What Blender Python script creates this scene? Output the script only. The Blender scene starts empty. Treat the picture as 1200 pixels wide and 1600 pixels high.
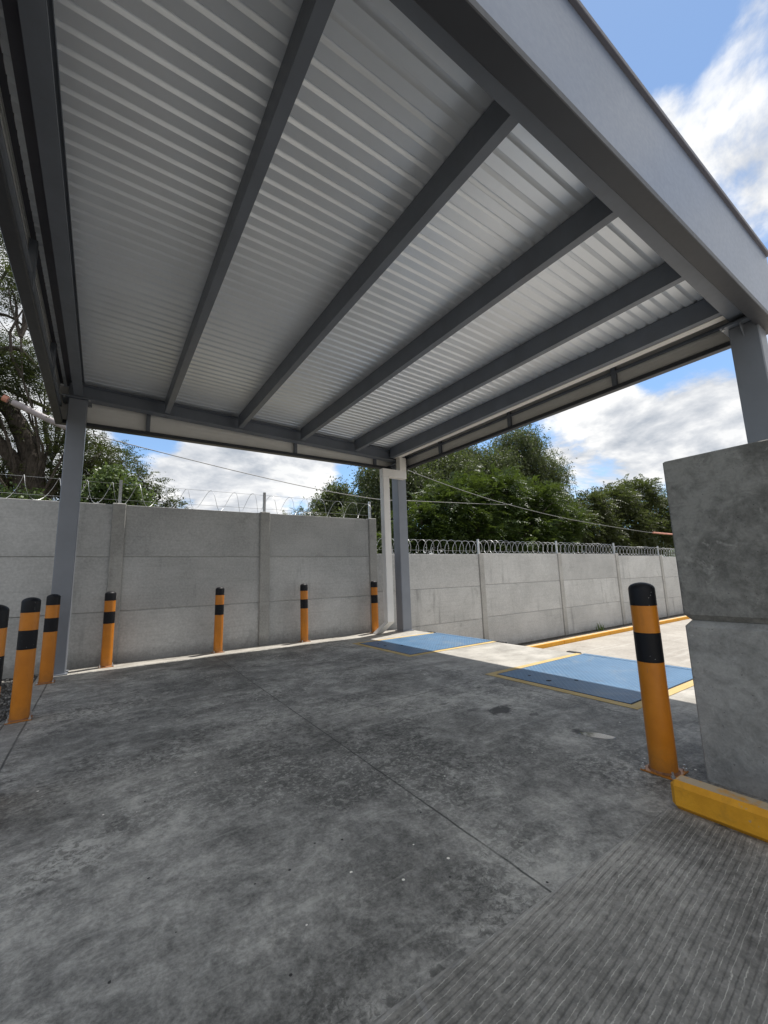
import bpy, math, random
import numpy as np
from mathutils import Vector, Matrix

random.seed(7)
rng = np.random.default_rng(7)
SC = bpy.context.scene
COL = SC.collection
R = math.radians

# ------------------------------------------------------------------ materials
def new_mat(name):
    m = bpy.data.materials.new(name)
    m.use_nodes = True
    nt = m.node_tree
    b = nt.nodes['Principled BSDF']
    return m, nt, b

class NB:
    """small node builder"""
    def __init__(self, nt):
        self.nt = nt
        self.L = nt.links
    def n(self, typ, **kw):
        nd = self.nt.nodes.new(typ)
        for k, v in kw.items():
            setattr(nd, k, v)
        return nd
    def link(self, a, b):
        self.L.new(a, b)
    def val(self, sock, v):
        if hasattr(v, 'links'):
            self.L.new(v, sock)
        else:
            sock.default_value = v
    def math(self, op, a, b=0.0, c=0.0, clamp=False):
        nd = self.n('ShaderNodeMath', operation=op)
        nd.use_clamp = clamp
        self.val(nd.inputs[0], a)
        self.val(nd.inputs[1], b)
        self.val(nd.inputs[2], c)
        return nd.outputs[0]
    def noise(self, vec, scale, detail=4, rough=.55, dist=0.0, w=None):
        nd = self.n('ShaderNodeTexNoise')
        if vec is not None:
            self.L.new(vec, nd.inputs['Vector'])
        nd.inputs['Scale'].default_value = scale
        nd.inputs['Detail'].default_value = detail
        nd.inputs['Roughness'].default_value = rough
        nd.inputs['Distortion'].default_value = dist
        return nd.outputs['Fac']
    def ramp(self, fac, stops, interp='LINEAR'):
        nd = self.n('ShaderNodeValToRGB')
        nd.color_ramp.interpolation = interp
        el = nd.color_ramp.elements
        while len(el) > 1:
            el.remove(el[-1])
        for i, (p, c) in enumerate(stops):
            e = el[0] if i == 0 else el.new(p)
            e.position = p
            e.color = (*c, 1) if len(c) == 3 else c
        self.L.new(fac, nd.inputs[0])
        return nd.outputs[0]
    def smooth(self, x, a, b):
        nd = self.n('ShaderNodeMapRange', interpolation_type='SMOOTHSTEP')
        self.val(nd.inputs[0], x)
        nd.inputs[1].default_value = a
        nd.inputs[2].default_value = b
        return nd.outputs[0]
    def mix(self, fac, a, b, mode='MIX'):
        nd = self.n('ShaderNodeMix', data_type='RGBA', blend_type=mode)
        self.val(nd.inputs[0], fac)
        for s, v in ((nd.inputs[6], a), (nd.inputs[7], b)):
            if hasattr(v, 'links'):
                self.L.new(v, s)
            else:
                s.default_value = (*v, 1)
        return nd.outputs[2]
    def obj(self):
        return self.n('ShaderNodeTexCoord').outputs['Object']
    def pos(self):
        return self.n('ShaderNodeNewGeometry').outputs['Position']
    def scale(self, vec, s, off=(0, 0, 0), rot=(0, 0, 0)):
        nd = self.n('ShaderNodeMapping')
        self.L.new(vec, nd.inputs[0])
        nd.inputs['Location'].default_value = off
        nd.inputs['Rotation'].default_value = rot
        nd.inputs['Scale'].default_value = s
        return nd.outputs[0]
    def sep(self, vec):
        nd = self.n('ShaderNodeSeparateXYZ')
        self.L.new(vec, nd.inputs[0])
        return nd.outputs
    def bump(self, h, strength, dist=.01, normal=None):
        nd = self.n('ShaderNodeBump')
        nd.inputs['Strength'].default_value = strength
        nd.inputs['Distance'].default_value = dist
        self.L.new(h, nd.inputs['Height'])
        if normal is not None:
            self.L.new(normal, nd.inputs['Normal'])
        return nd.outputs[0]

def paint(name, col, rough=.45, var=.12, scale=3., bump=.03, metal=0., dirt=0., dirtcol=(.1, .09, .08), spec=.5):
    m, nt, b = new_mat(name)
    k = NB(nt)
    p = k.pos()
    f = k.noise(p, scale, 5, .6)
    c2 = tuple(max(0, x * (1 - var)) for x in col)
    c3 = tuple(min(1, x * (1 + var)) for x in col)
    c = k.ramp(f, [(.3, c2), (.7, c3)])
    if dirt:
        d = k.smooth(k.noise(k.scale(p, (9, 9, 2.)), 1.3, 6, .7), .52, .75)
        c = k.mix(k.math('MULTIPLY', d, dirt), c, dirtcol)
    k.link(c, b.inputs['Base Color'])
    k.link(k.math('MULTIPLY_ADD', k.noise(p, 22, 4), .2, rough - .1), b.inputs['Roughness'])
    b.inputs['Metallic'].default_value = metal
    b.inputs['Specular IOR Level'].default_value = spec
    if bump:
        k.link(k.bump(k.noise(p, 60, 3), bump, .01), b.inputs['Normal'])
    return m

def concrete(name, lo, hi, stain=.5, streak=True, bumpk=.25, big=.7, staincol=None, seed=0., rough=.85):
    m, nt, b = new_mat(name)
    k = NB(nt)
    oi = k.n('ShaderNodeObjectInfo')
    p0 = k.pos()
    off = k.n('ShaderNodeVectorMath', operation='SCALE')
    k.link(oi.outputs['Random'], off.inputs['Scale'])
    off.inputs[0].default_value = (13.1, 7.7, 5.3)
    add = k.n('ShaderNodeVectorMath', operation='ADD')
    k.link(p0, add.inputs[0])
    k.link(off.outputs[0], add.inputs[1])
    p = k.scale(add.outputs[0], (1, 1, 1), (seed, seed * .7, 0))
    f = k.noise(p, big, 8, .62, .3)
    c = k.ramp(f, [(.36, lo), (.62, hi)])
    hv = k.n('ShaderNodeHueSaturation')
    k.link(k.math('MULTIPLY_ADD', oi.outputs['Random'], .26, .86), hv.inputs['Value'])
    k.link(c, hv.inputs['Color'])
    c = hv.outputs[0]
    fine = k.noise(p, 26, 6, .7)
    c = k.mix(.35, c, k.ramp(fine, [(.3, tuple(x * .6 for x in lo)), (.7, tuple(min(1, x * 1.25) for x in hi))]))
    # horizontal trowel texture and vertical rain streaks
    if streak:
        h = k.noise(k.scale(p, (1.2, 1.2, 26)), 1.0, 4, .6)
        c = k.mix(k.math('MULTIPLY', k.smooth(h, .5, .75), .22), c, tuple(x * .65 for x in lo))
        v = k.noise(k.scale(p, (5, 5, .55)), 1.0, 5, .65)
        big2 = k.noise(p, .45, 3)
        fac = k.math('MULTIPLY', k.smooth(v, .54, .72), k.smooth(big2, .42, .62))
        c = k.mix(k.math('MULTIPLY', fac, stain), c, staincol or tuple(x * .45 for x in lo))
    s = k.math('MULTIPLY', k.smooth(k.noise(p, 1.7, 7, .68, .8), .58, .72), stain * .6)
    c = k.mix(s, c, staincol or tuple(x * .5 for x in lo))
    pores = k.smooth(k.noise(p, 75, 2, .5), .70, .76)
    c = k.mix(k.math('MULTIPLY', pores, .5), c, tuple(x * .35 for x in lo))
    zs = k.sep(p0)
    zz = k.math('MULTIPLY_ADD', k.math('GREATER_THAN', zs[0], 6.32), 1.05, zs[2])
    if streak:
        ft = k.smooth(k.math('MULTIPLY_ADD', k.noise(p, 7, 6, .7), .5, k.math('ABSOLUTE', zz)), .52, .26)
        c = k.mix(k.math('MULTIPLY', ft, .38), c, (.10, .092, .078))
    k.link(c, b.inputs['Base Color'])
    b.inputs['Roughness'].default_value = rough
    hgt = k.math('ADD', k.math('MULTIPLY', fine, .6), k.math('MULTIPLY', f, .4))
    hgt = k.math('SUBTRACT', hgt, k.math('MULTIPLY', pores, .5))
    k.link(k.bump(hgt, bumpk, .02), b.inputs['Normal'])
    return m

M = {}
M['steel'] = paint('grey_steel_paint', (.145, .163, .195), .42, .10, 2.5, .03, dirt=.12)
M['column'] = paint('grey_column_paint', (.19, .207, .238), .40, .08, 2.0, .03, dirt=.10, dirtcol=(.16, .15, .14))
M['rail'] = paint('shade_black_rail', (.030, .033, .041), .45, .10, 3, .02)  # near black puts the shade of the backlit underside into the colour
M['fascia'] = paint('fascia_blue_grey', (.165, .205, .29), .33, .06, 1.6, .05)
M['trim'] = paint('fascia_trim', (.11, .11, .135), .45, .1, 3, .02)
M['deck'] = paint('roof_sheet_enamel', (.76, .80, .855), .38, .05, 1.2, .01, metal=.45, spec=.6)
M['liner'] = paint('fascia_liner', (.80, .80, .785), .5, .05, 2, .01)
M['gutter'] = paint('gutter_white', (.72, .70, .67), .45, .05, 3, .02, dirt=.10, dirtcol=(.45, .38, .32))
M['galv'] = paint('galvanised_steel', (.48, .49, .5), .38, .15, 14, .02, metal=.7)
M['wire'] = paint('razor_wire_steel', (.55, .56, .57), .45, .1, 20, 0, metal=.4)
M['cable'] = paint('pale_cable', (.20, .20, .195), .6, .15, 8, 0)
M['cable_dark'] = paint('dark_cable', (.08, .08, .085), .6, .15, 8, 0)
M['sleeve'] = paint('grey_cable_sleeve', (.33, .30, .31), .5, .2, 5, 0, dirt=.2)
M['sleeve_end'] = paint('salmon_sleeve', (.55, .24, .17), .5, .2, 5, 0)
M['plastic'] = paint('white_plastic_scrap', (.75, .75, .74), .5, .05, 8, 0)
M['yellow'] = paint('yellow_kerb_paint', (.60, .335, .03), .55, .14, 5, .10, dirt=.25, dirtcol=(.30, .17, .05))
def kerb_mat():
    m, nt, b = new_mat('yellow_kerb_paint')
    k = NB(nt)
    p = k.pos()
    nz = k.sep(k.n('ShaderNodeNewGeometry').outputs['Normal'])[2]
    c = k.ramp(k.noise(p, 4, 6, .65), [(.35, (.62, .275, .008)), (.65, (.74, .345, .014))])
    c = k.mix(k.math('MULTIPLY', k.smooth(k.noise(p, 12, 6, .7), .52, .7), .25), c, (.28, .15, .03))
    w = k.math('MULTIPLY', k.smooth(nz, .75, .98), k.smooth(k.noise(p, 9, 6, .7), .30, .52))
    c = k.mix(k.math('MULTIPLY', w, .85), c, (.46, .40, .29))
    chip = k.smooth(k.noise(p, 16, 5, .7), .66, .70)
    c = k.mix(k.math('MULTIPLY', chip, .7), c, (.30, .29, .26))
    k.link(c, b.inputs['Base Color'])
    b.inputs['Roughness'].default_value = .6
    k.link(k.bump(k.noise(p, 25, 6, .7), .35, .012), b.inputs['Normal'])
    return m
M['yellow'] = kerb_mat()
def orange_mat():
    m, nt, b = new_mat('amber_bollard_paint')
    k = NB(nt)
    p = k.pos()
    z = k.sep(p)[2]
    c = k.ramp(k.noise(p, 4, 5, .6), [(.35, (.50, .165, .006)), (.65, (.59, .205, .010))])
    ru = k.smooth(k.noise(k.scale(p, (14, 14, 2.2)), 1, 6, .7), .54, .68)
    c = k.mix(k.math('MULTIPLY', ru, .28), c, (.30, .115, .012))
    gz = k.smooth(k.math('MULTIPLY_ADD', k.noise(p, 20, 6, .75), .35, z), .42, .10)
    c = k.mix(k.math('MULTIPLY', gz, .55), c, (.16, .085, .03))
    sc = k.math('MULTIPLY', k.smooth(k.noise(k.scale(p, (60, 60, 9), (0, 0, 0), (.3, .2, 0)), 1, 4, .6), .68, .72), k.smooth(k.noise(p, 5, 3), .48, .6))
    c = k.mix(k.math('MULTIPLY', sc, .6), c, (.16, .12, .09))
    k.link(c, b.inputs['Base Color'])
    k.link(k.math('MULTIPLY_ADD', k.noise(p, 15, 5, .7), .3, .24), b.inputs['Roughness'])
    k.link(k.bump(k.noise(p, 40, 4), .05, .01), b.inputs['Normal'])
    return m
M['orange'] = orange_mat()
M['rust'] = paint('rusty_weld', (.22, .10, .045), .8, .3, 25, .1)
M['rubber'] = paint('black_rubber', (.018, .017, .017), .8, .2, 9, .1)
M['dark_hole'] = paint('dark_hole', (.012, .012, .014), .9, .1, 9, 0)

def black_paint():
    m, nt, b = new_mat('black_bollard_paint')
    k = NB(nt)
    p = k.pos()
    vo = k.n('ShaderNodeTexVoronoi')
    k.link(p, vo.inputs['Vector'])
    vo.inputs['Scale'].default_value = 42
    sp = k.math('LESS_THAN', vo.outputs['Distance'], .10)
    sel = k.math('GREATER_THAN', k.noise(p, 9, 2), .57)
    f = k.math('MULTIPLY', sp, sel)
    k.link(k.mix(f, (.006, .0065, .009), (.32, .33, .34)), b.inputs['Base Color'])
    b.inputs['Roughness'].default_value = .5
    b.inputs['Specular IOR Level'].default_value = .25
    return m
M['black'] = black_paint()

def yellow_line():
    m, nt, b = new_mat('worn_yellow_line')
    k = NB(nt)
    p = k.pos()
    w = k.smooth(k.noise(p, 11, 7, .72), .52, .68)
    c = k.ramp(k.noise(p, 3, 4), [(.3, (.42, .29, .10)), (.7, (.50, .37, .155))])
    k.link(k.mix(k.math('MULTIPLY', w, .6), c, (.42, .37, .28)), b.inputs['Base Color'])
    b.inputs['Roughness'].default_value = .75
    return m
M['line'] = yellow_line()

def plate_blue():
    m, nt, b = new_mat('blue_checker_plate')
    k = NB(nt)
    p = k.pos()
    def lens(rot, off):
        q = k.scale(p, (1, 1, 1), off, (0, 0, rot))
        s = k.sep(q)
        fx = k.math('SUBTRACT', k.math('FRACT', k.math('MULTIPLY', s[0], 1 / .052)), .5)
        fy = k.math('SUBTRACT', k.math('FRACT', k.math('MULTIPLY', s[1], 1 / .052)), .5)
        d = k.math('ADD', k.math('POWER', k.math('ABSOLUTE', k.math('MULTIPLY', fx, 2.3)), 2), k.math('POWER', k.math('ABSOLUTE', k.math('MULTIPLY', fy, 7.5)), 2))
        return k.smooth(d, 1.15, .35)
    h = k.math('MAXIMUM', lens(R(45), (0, 0, 0)), lens(R(-45), (.026, .0, 0)))
    f = k.noise(p, 2.2, 6, .65)
    c = k.ramp(f, [(.3, (.034, .105, .205)), (.7, (.062, .150, .270))])
    wear = k.smooth(k.noise(p, 7, 6, .7), .55, .75)
    c = k.mix(k.math('MULTIPLY', wear, .35), c, (.15, .22, .32))
    gr = k.smooth(k.noise(p, 3.2, 7, .7, .5), .54, .68)
    c = k.mix(k.math('MULTIPLY', gr, .55), c, (.05, .07, .105))
    du = k.smooth(k.noise(k.scale(p, (1, 1, 1), (3, 7, 0)), 1.4, 8, .72, .8), .52, .66)
    c = k.mix(k.math('MULTIPLY', du, .4), c, (.17, .21, .25))
    c = k.mix(k.math('MULTIPLY', h, .22), c, (.20, .33, .46))
    k.link(c, b.inputs['Base Color'])
    b.inputs['Roughness'].default_value = .42
    k.link(k.bump(h, .55, .004), b.inputs['Normal'])
    return m
M['plate'] = plate_blue()

def floor_mat():
    m, nt, b = new_mat('stained_concrete_floor')
    k = NB(nt)
    p = k.pos()
    s = k.sep(p)
    # broad trowel clouds, patchy damp blotches, lichen-like flecks, grit
    q = k.scale(p, (1.0, 1.25, 1), (3.2, 1.7, 0), (0, 0, R(14)))
    big = k.noise(q, .62, 6, .58, .5)
    mid = k.noise(q, 2.3, 8, .66, .7)
    fine = k.noise(p, 9, 10, .74, .4)
    micro = k.noise(p, 48, 7, .78)
    t = k.math('MULTIPLY', big, .36)
    t = k.math('MULTIPLY_ADD', mid, .34, t)
    t = k.math('MULTIPLY_ADD', fine, .30, t)
    c = k.ramp(t, [(.41, (.085, .085, .082)), (.47, (.155, .155, .15)), (.52, (.235, .234, .226)), (.59, (.38, .376, .36))])
    c = k.mix(.28, c, k.ramp(micro, [(.32, (.04, .04, .04)), (.68, (.46, .455, .44))]))
    patch = k.smooth(k.noise(q, .8, 5, .62, .3), .44, .60)
    fl = k.math('MULTIPLY', k.smooth(k.noise(p, 26, 7, .72, .6), .505, .585), k.math('MULTIPLY_ADD', patch, .75, .15))
    c = k.mix(k.math('MULTIPLY', fl, .48), c, (.43, .43, .41))
    patch2 = k.smooth(k.noise(k.scale(q, (1, 1, 1), (9.1, 4.4, 0)), .7, 6, .66, .4), .47, .60)
    dk = k.math('MULTIPLY', k.smooth(k.noise(k.scale(p, (1, 1, 1), (5, 2, 0)), 19, 8, .74, .5), .47, .58), k.math('MULTIPLY_ADD', patch2, .85, .08))
    c = k.mix(k.math('MULTIPLY', dk, .60), c, (.055, .055, .052))
    # faint sweeping trowel arcs and drag marks
    ar = k.noise(k.scale(p, (1.3, 14, 1), (0, 0, 0), (0, 0, R(18))), 1.0, 6, .68, .5)
    c = k.mix(k.math('MULTIPLY', k.smooth(ar, .56, .66), .30), c, (.36, .36, .345))
    # small dark pits and specks of grit
    vo = k.n('ShaderNodeTexVoronoi'); k.link(p, vo.inputs['Vector']); vo.inputs['Scale'].default_value = 7.5
    pit = k.math('MULTIPLY', k.math('LESS_THAN', vo.outputs['Distance'], .055), k.math('GREATER_THAN', k.noise(p, 3.3, 2), .52))
    c = k.mix(k.math('MULTIPLY', pit, .85), c, (.03, .03, .03))
    vo2 = k.n('ShaderNodeTexVoronoi'); k.link(k.scale(p, (1, 1, 1), (3.7, 1.1, 0)), vo2.inputs['Vector']); vo2.inputs['Scale'].default_value = 6.1
    sp = k.math('MULTIPLY', k.math('LESS_THAN', vo2.outputs['Distance'], .05), k.math('GREATER_THAN', k.noise(p, 2.3, 2), .56))
    c = k.mix(k.math('MULTIPLY', sp, .8), c, (.62, .61, .58))
    gm = k.n('ShaderNodeGamma'); k.link(c, gm.inputs[0]); gm.inputs[1].default_value = 1.5
    c = k.mix(1.0, gm.outputs[0], (2.30, 2.26, 2.18), 'MULTIPLY')
    # small oily stains near the far plates
    def blob(x, y, rx, ry, ang=0):
        dx = k.math('SUBTRACT', s[0], x)
        dy = k.math('SUBTRACT', s[1], y)
        d = k.math('SQRT', k.math('ADD', k.math('POWER', k.math('DIVIDE', dx, rx), 2), k.math('POWER', k.math('DIVIDE', dy, ry), 2)))
        return k.smooth(k.math('MULTIPLY_ADD', k.math('SUBTRACT', fine, .5), 2.4, d), 1.0, .55)
    for (x, y, rx, ry, st) in ((3.62, 3.2, .20, .12, .95), (3.40, 3.4, .14, .05, .6), (3.75, 2.9, .08, .06, .6), (3.3, 3.75, .12, .03, .6), (3.7, 3.95, .16, .03, .5), (3.66, 2.34, .07, .09, .85), (3.70, 2.22, .13, .24, .35)):
        c = k.mix(k.math('MULTIPLY', blob(x, y, rx, ry), st), c, (.045, .042, .038))
    # paler, warmer concrete towards the open dock edge
    pale_edge = k.smooth(k.math('MULTIPLY_ADD', k.math('SUBTRACT', mid, .5), 1.2, s[0]), 4.2, 5.6)
    pale_col = k.ramp(k.noise(q, 1.6, 8, .66), [(.38, (.26, .247, .22)), (.62, (.44, .42, .38))])
    pale_col = k.mix(k.math('MULTIPLY', k.smooth(fine, .5, .7), .35), pale_col, (.24, .225, .20))
    c = k.mix(k.math('MULTIPLY', pale_edge, .85), c, pale_col)
    # sunlight on the back strip is painted paler; the left border is paler itself
    bk = k.math('MULTIPLY', k.smooth(s[1], 8.98, 9.06), .9)
    c = k.mix(bk, c, pale_col)
    lf = k.math('MULTIPLY', k.smooth(s[0], -.585, -.60), .35)
    c = k.mix(lf, c, (.30, .29, .27))
    # light scratches and paint drips
    sc = k.noise(k.scale(p, (30, 1.1, 1), (0, 0, 0), (0, 0, R(-52))), 1.0, 2, .4)
    sel = k.smooth(k.noise(p, .8, 3), .55, .66)
    c = k.mix(k.math('MULTIPLY', k.math('MULTIPLY', k.smooth(sc, .765, .80), sel), .5), c, (.42, .41, .39))
    # sawn joints
    def joint(axis, at, wob=.006, w=.007, lo=None, hi=None, slope=0.0):
        v = k.math('ADD', s[axis], k.math('MULTIPLY', k.math('SUBTRACT', k.noise(p, 6, 3), .5), wob * 2))
        if slope:
            v = k.math('SUBTRACT', v, k.math('MULTIPLY', s[1 - axis], slope))
        d = k.math('ABSOLUTE', k.math('SUBTRACT', v, at))
        f = k.smooth(d, w * 2.2, w * .5)
        o = s[1 - axis]
        if lo is not None:
            f = k.math('MULTIPLY', f, k.math('GREATER_THAN', o, lo))
        if hi is not None:
            f = k.math('MULTIPLY', f, k.math('LESS_THAN', o, hi))
        return f
    js = [joint(0, 1.76, .009, .0045, None, 9.0, .021), k.math('MULTIPLY', joint(1, 4.20, .012, .0045, -.6, 4.6, .012), k.smooth(s[0], .2, 2.6)), joint(0, -.59, .006, .006), joint(0, 4.46, .005, .004, 2.2, 9.0), joint(0, 5.9, .005, .004, None, 2.4)]
    j = js[0]
    for x in js[1:]:
        j = k.math('MAXIMUM', j, x)
    jv = k.math('MULTIPLY', j, k.math('MULTIPLY_ADD', k.smooth(k.noise(p, 2.7, 5, .7),   .36, .6), .4, .5))
    c = k.mix(jv, c, (.035, .035, .033))
    k.link(c, b.inputs['Base Color'])
    rgh = k.math('MULTIPLY_ADD', t, -.40, .82)
    k.link(k.math('MULTIPLY_ADD', pale_edge, .12, rgh), b.inputs['Roughness'])
    b.inputs['Specular IOR Level'].default_value = .35
    h = k.math('MULTIPLY_ADD', micro, .5, k.math('MULTIPLY', fine, .7))
    h = k.math('SUBTRACT', h, k.math('MULTIPLY', j, 1.6))
    k.link(k.bump(h, .30, .012), b.inputs['Normal'])
    return m
M['floor'] = floor_mat()

def apron_mat():
    m, nt, b = new_mat('raked_concrete')
    k = NB(nt)
    p = k.pos()
    big = k.noise(p, 1.1, 7, .62, .6)
    fine = k.noise(p, 20, 7, .72)
    micro = k.noise(p, 70, 4, .7)
    q = k.scale(p, (1, 1, 1), (0, 0, 0), (0, 0, R(-5.5)))
    s = k.sep(q)
    wob = k.math('MULTIPLY', k.math('SUBTRACT', k.noise(p, 1.3, 3, .5), .5), .028)
    wob2 = k.math('MULTIPLY', k.math('SUBTRACT', k.noise(p, 42, 5, .7), .5), .013)
    wob3 = k.math('MULTIPLY', k.math('SUBTRACT', k.noise(k.scale(p, (.6, 14, 1)), 1, 3, .6), .5), .035)
    v = k.math('ADD', k.math('ADD', k.math('ADD', s[1], wob), wob2), wob3)
    g = k.math('ABSOLUTE', k.math('SUBTRACT', k.math('FRACT', k.math('MULTIPLY', v, 1 / .035)), .5))
    groove = k.smooth(g, .13, .04)
    ridge = k.smooth(g, .445, .48)
    brk = k.smooth(k.noise(p, 16, 7, .72), .36, .56)
    amt = k.math('MULTIPLY', brk, k.math('MULTIPLY_ADD', k.noise(p, 2.2, 6, .68), 1.6, -.15), clamp=True)
    c = k.ramp(big, [(.36, (.13, .13, .125)), (.5, (.20, .199, .19)), (.62, (.30, .297, .283))])
    c = k.mix(.26, c, k.ramp(fine, [(.36, (.055, .055, .052)), (.64, (.40, .392, .37))]))
    bl = k.math('MULTIPLY', k.smooth(k.noise(p, 3.0, 8, .7, .6), .52, .66), .35)
    c = k.mix(bl, c, (.075, .074, .07))
    c = k.mix(k.math('MULTIPLY', k.math('MULTIPLY', groove, amt), .55), c, (.06, .059, .056))
    c = k.mix(k.math('MULTIPLY', k.math('MULTIPLY', ridge, amt), .72), c, (.50, .495, .47))
    gm = k.n('ShaderNodeGamma'); k.link(c, gm.inputs[0]); gm.inputs[1].default_value = 1.25
    c = k.mix(1.0, gm.outputs[0], (1.95, 1.90, 1.83), 'MULTIPLY')
    s0 = k.sep(p)
    # paler cement bead along the cast edge, and one crack
    e = k.math('ADD', s0[1], k.math('MULTIPLY', k.math('SUBTRACT', k.noise(p, 9, 5, .65), .5), .05))
    edge = k.smooth(k.math('ABSOLUTE', k.math('SUBTRACT', k.math('MULTIPLY_ADD', s0[0], .0135, e), 1.378)), .012, .003)
    c = k.mix(k.math('MULTIPLY', edge, .35), c, (.38, .375, .355))
    cr = k.math('ADD', s0[0], k.math('MULTIPLY', k.math('SUBTRACT', k.noise(p, 7, 5, .65), .5), .09))
    crk = k.smooth(k.math('ABSOLUTE', k.math('SUBTRACT', k.math('MULTIPLY_ADD', s0[1], -.30, cr), .60)), .016, .005)
    c = k.mix(k.math('MULTIPLY', crk, .45), c, (.34, .335, .32))
    k.link(c, b.inputs['Base Color'])
    b.inputs['Roughness'].default_value = .9
    b.inputs['Specular IOR Level'].default_value = .3
    h = k.math('MULTIPLY', groove, k.math('MULTIPLY', amt, -1.0))
    h = k.math('MULTIPLY_ADD', fine, 1.0, h)
    h = k.math('MULTIPLY_ADD', micro, .35, h)
    h = k.math('MULTIPLY_ADD', k.math('MULTIPLY', ridge, amt), .5, h)
    k.link(k.bump(h, .5, .012), b.inputs['Normal'])
    return m
M['apron'] = apron_mat()

def yard_mat():
    m, nt, b = new_mat('yard_concrete')  # warm pale grey concrete of the lower yard
    k = NB(nt)
    p = k.pos()
    f = k.noise(p, .8, 8, .66, .4)
    fine = k.noise(p, 14, 6, .7)
    c = k.ramp(f, [(.36, (.22, .20, .172)), (.64, (.36, .335, .295))])
    c = k.mix(.3, c, k.ramp(fine, [(.3, (.2, .185, .16)), (.7, (.46, .43, .39))]))
    tr = k.noise(k.scale(p, (.25, 3.5, 1)), 1, 5, .6)
    c = k.mix(k.math('MULTIPLY', k.smooth(tr, .55, .7), .35), c, (.46, .44, .40))
    st = k.math('MULTIPLY', k.smooth(k.noise(p, 3.1, 7, .7, .6), .60, .70), .55)
    c = k.mix(st, c, (.13, .10, .08))
    k.link(c, b.inputs['Base Color'])
    b.inputs['Roughness'].default_value = .9
    k.link(k.bump(fine, .2, .01), b.inputs['Normal'])
    return m
M['yard'] = yard_mat()

def soil(name, lo, hi, sc=30):
    m, nt, b = new_mat(name)
    k = NB(nt)
    p = k.pos()
    f = k.noise(p, sc, 6, .75)
    c = k.ramp(f, [(.35, lo), (.65, hi)])
    c = k.mix(.4, c, k.ramp(k.noise(p, 1.2, 5), [(.3, lo), (.7, hi)]))
    k.link(c, b.inputs['Base Color'])
    b.inputs['Roughness'].default_value = .95
    k.link(k.bump(f, .8, .03), b.inputs['Normal'])
    return m
M['soil'] = soil('dark_soil', (.02, .018, .015), (.07, .062, .05))  # very dark brown soil with a mottled tone
M['ground'] = soil('dry_ground', (.10, .085, .055), (.20, .17, .11), 6)

def gravel_mat():
    m, nt, b = new_mat('grey_gravel_stone')
    k = NB(nt)
    g = k.n('ShaderNodeNewGeometry')
    c = k.ramp(g.outputs['Random Per Island'], [(0, (.05, .05, .048)), (.6, (.12, .115, .11)), (1, (.24, .23, .21))])
    k.link(c, b.inputs['Base Color'])
    b.inputs['Roughness'].default_value = .9
    return m
M['gravel'] = gravel_mat()

M['panel'] = concrete('precast_wall_concrete', (.37, .374, .368), (.54, .542, .532), stain=.55, bumpk=.25, big=.7)
M['post'] = concrete('precast_post_concrete', (.30, .297, .282), (.43, .425, .405), stain=.5, bumpk=.25, big=1.4)
def block_mat(name, lo, mid, hi, amt):
    m, nt, b = new_mat(name)
    k = NB(nt)
    p = k.pos()
    a = k.noise(p, 1.6, 8, .66, .4)
    f = k.noise(p, 9, 8, .72, .6)
    mi = k.noise(p, 60, 4, .7)
    t = k.math('MULTIPLY_ADD', f, .45, k.math('MULTIPLY', a, .55))
    c = k.ramp(t, [(.42, lo), (.49, mid), (.57, hi)])
    bl = k.math('MULTIPLY', k.smooth(k.noise(p, 5.5, 5, .62, 1.0), .57, .66), k.smooth(k.noise(p, 22, 4, .7), .42, .6))
    c = k.mix(k.math('MULTIPLY', bl, amt), c, tuple(x * 1.35 for x in hi))
    c = k.mix(.25, c, k.ramp(mi, [(.3, tuple(x * .6 for x in lo)), (.7, hi)]))
    po = k.smooth(k.noise(p, 48, 2, .5), .69, .75)
    c = k.mix(k.math('MULTIPLY', po, .6), c, tuple(x * .4 for x in lo))
    st = k.noise(k.scale(p, (3, 3, 30)), 1, 4, .6)
    c = k.mix(k.math('MULTIPLY', k.smooth(st, .54, .7), .25), c, lo)
    k.link(c, b.inputs['Base Color'])
    b.inputs['Roughness'].default_value = .85
    h = k.math('SUBTRACT', k.math('MULTIPLY_ADD', f, .6, k.math('MULTIPLY', mi, .4)), po)
    k.link(k.bump(h, .35, .015), b.inputs['Normal'])
    return m
M['block'] = block_mat('cast_block_concrete_dark', (.10, .098, .088), (.165, .162, .148), (.27, .266, .243), .75)
M['block2'] = block_mat('cast_block_concrete_pale', (.20, .199, .186), (.28, .277, .26), (.37, .365, .343), .45)

def leaf_mat(name, cols, trans=.35, rough=.5):
    m, nt, b = new_mat(name)
    k = NB(nt)
    g = k.n('ShaderNodeNewGeometry')
    n = len(cols)
    c = k.ramp(g.outputs['Random Per Island'], [(i / max(1, n - 1), x) for i, x in enumerate(cols)])
    k.link(c, b.inputs['Base Color'])
    b.inputs['Roughness'].default_value = rough
    b.inputs['Specular IOR Level'].default_value = .35
    tr = k.n('ShaderNodeBsdfTranslucent')
    tc = k.mix(.5, c, (.16, .22, .03), 'MIX')
    k.link(tc, tr.inputs['Color'])
    mx = k.n('ShaderNodeMixShader')
    mx.inputs[0].default_value = trans
    k.link(b.outputs[0], mx.inputs[1])
    k.link(tr.outputs[0], mx.inputs[2])
    k.link(mx.outputs[0], nt.nodes['Material Output'].inputs['Surface'])
    return m
M['leaf_pepper'] = leaf_mat('pepper_tree_leaf', [(.040, .056, .026), (.070, .090, .042), (.115, .130, .068)])
M['leaf_bright'] = leaf_mat('bright_feather_leaf', [(.020, .040, .009), (.032, .060, .012), (.056, .092, .020)], .28)
M['leaf_mesq'] = leaf_mat('mesquite_leaf', [(.035, .045, .020), (.055, .068, .030), (.085, .095, .045)], .3)
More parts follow.
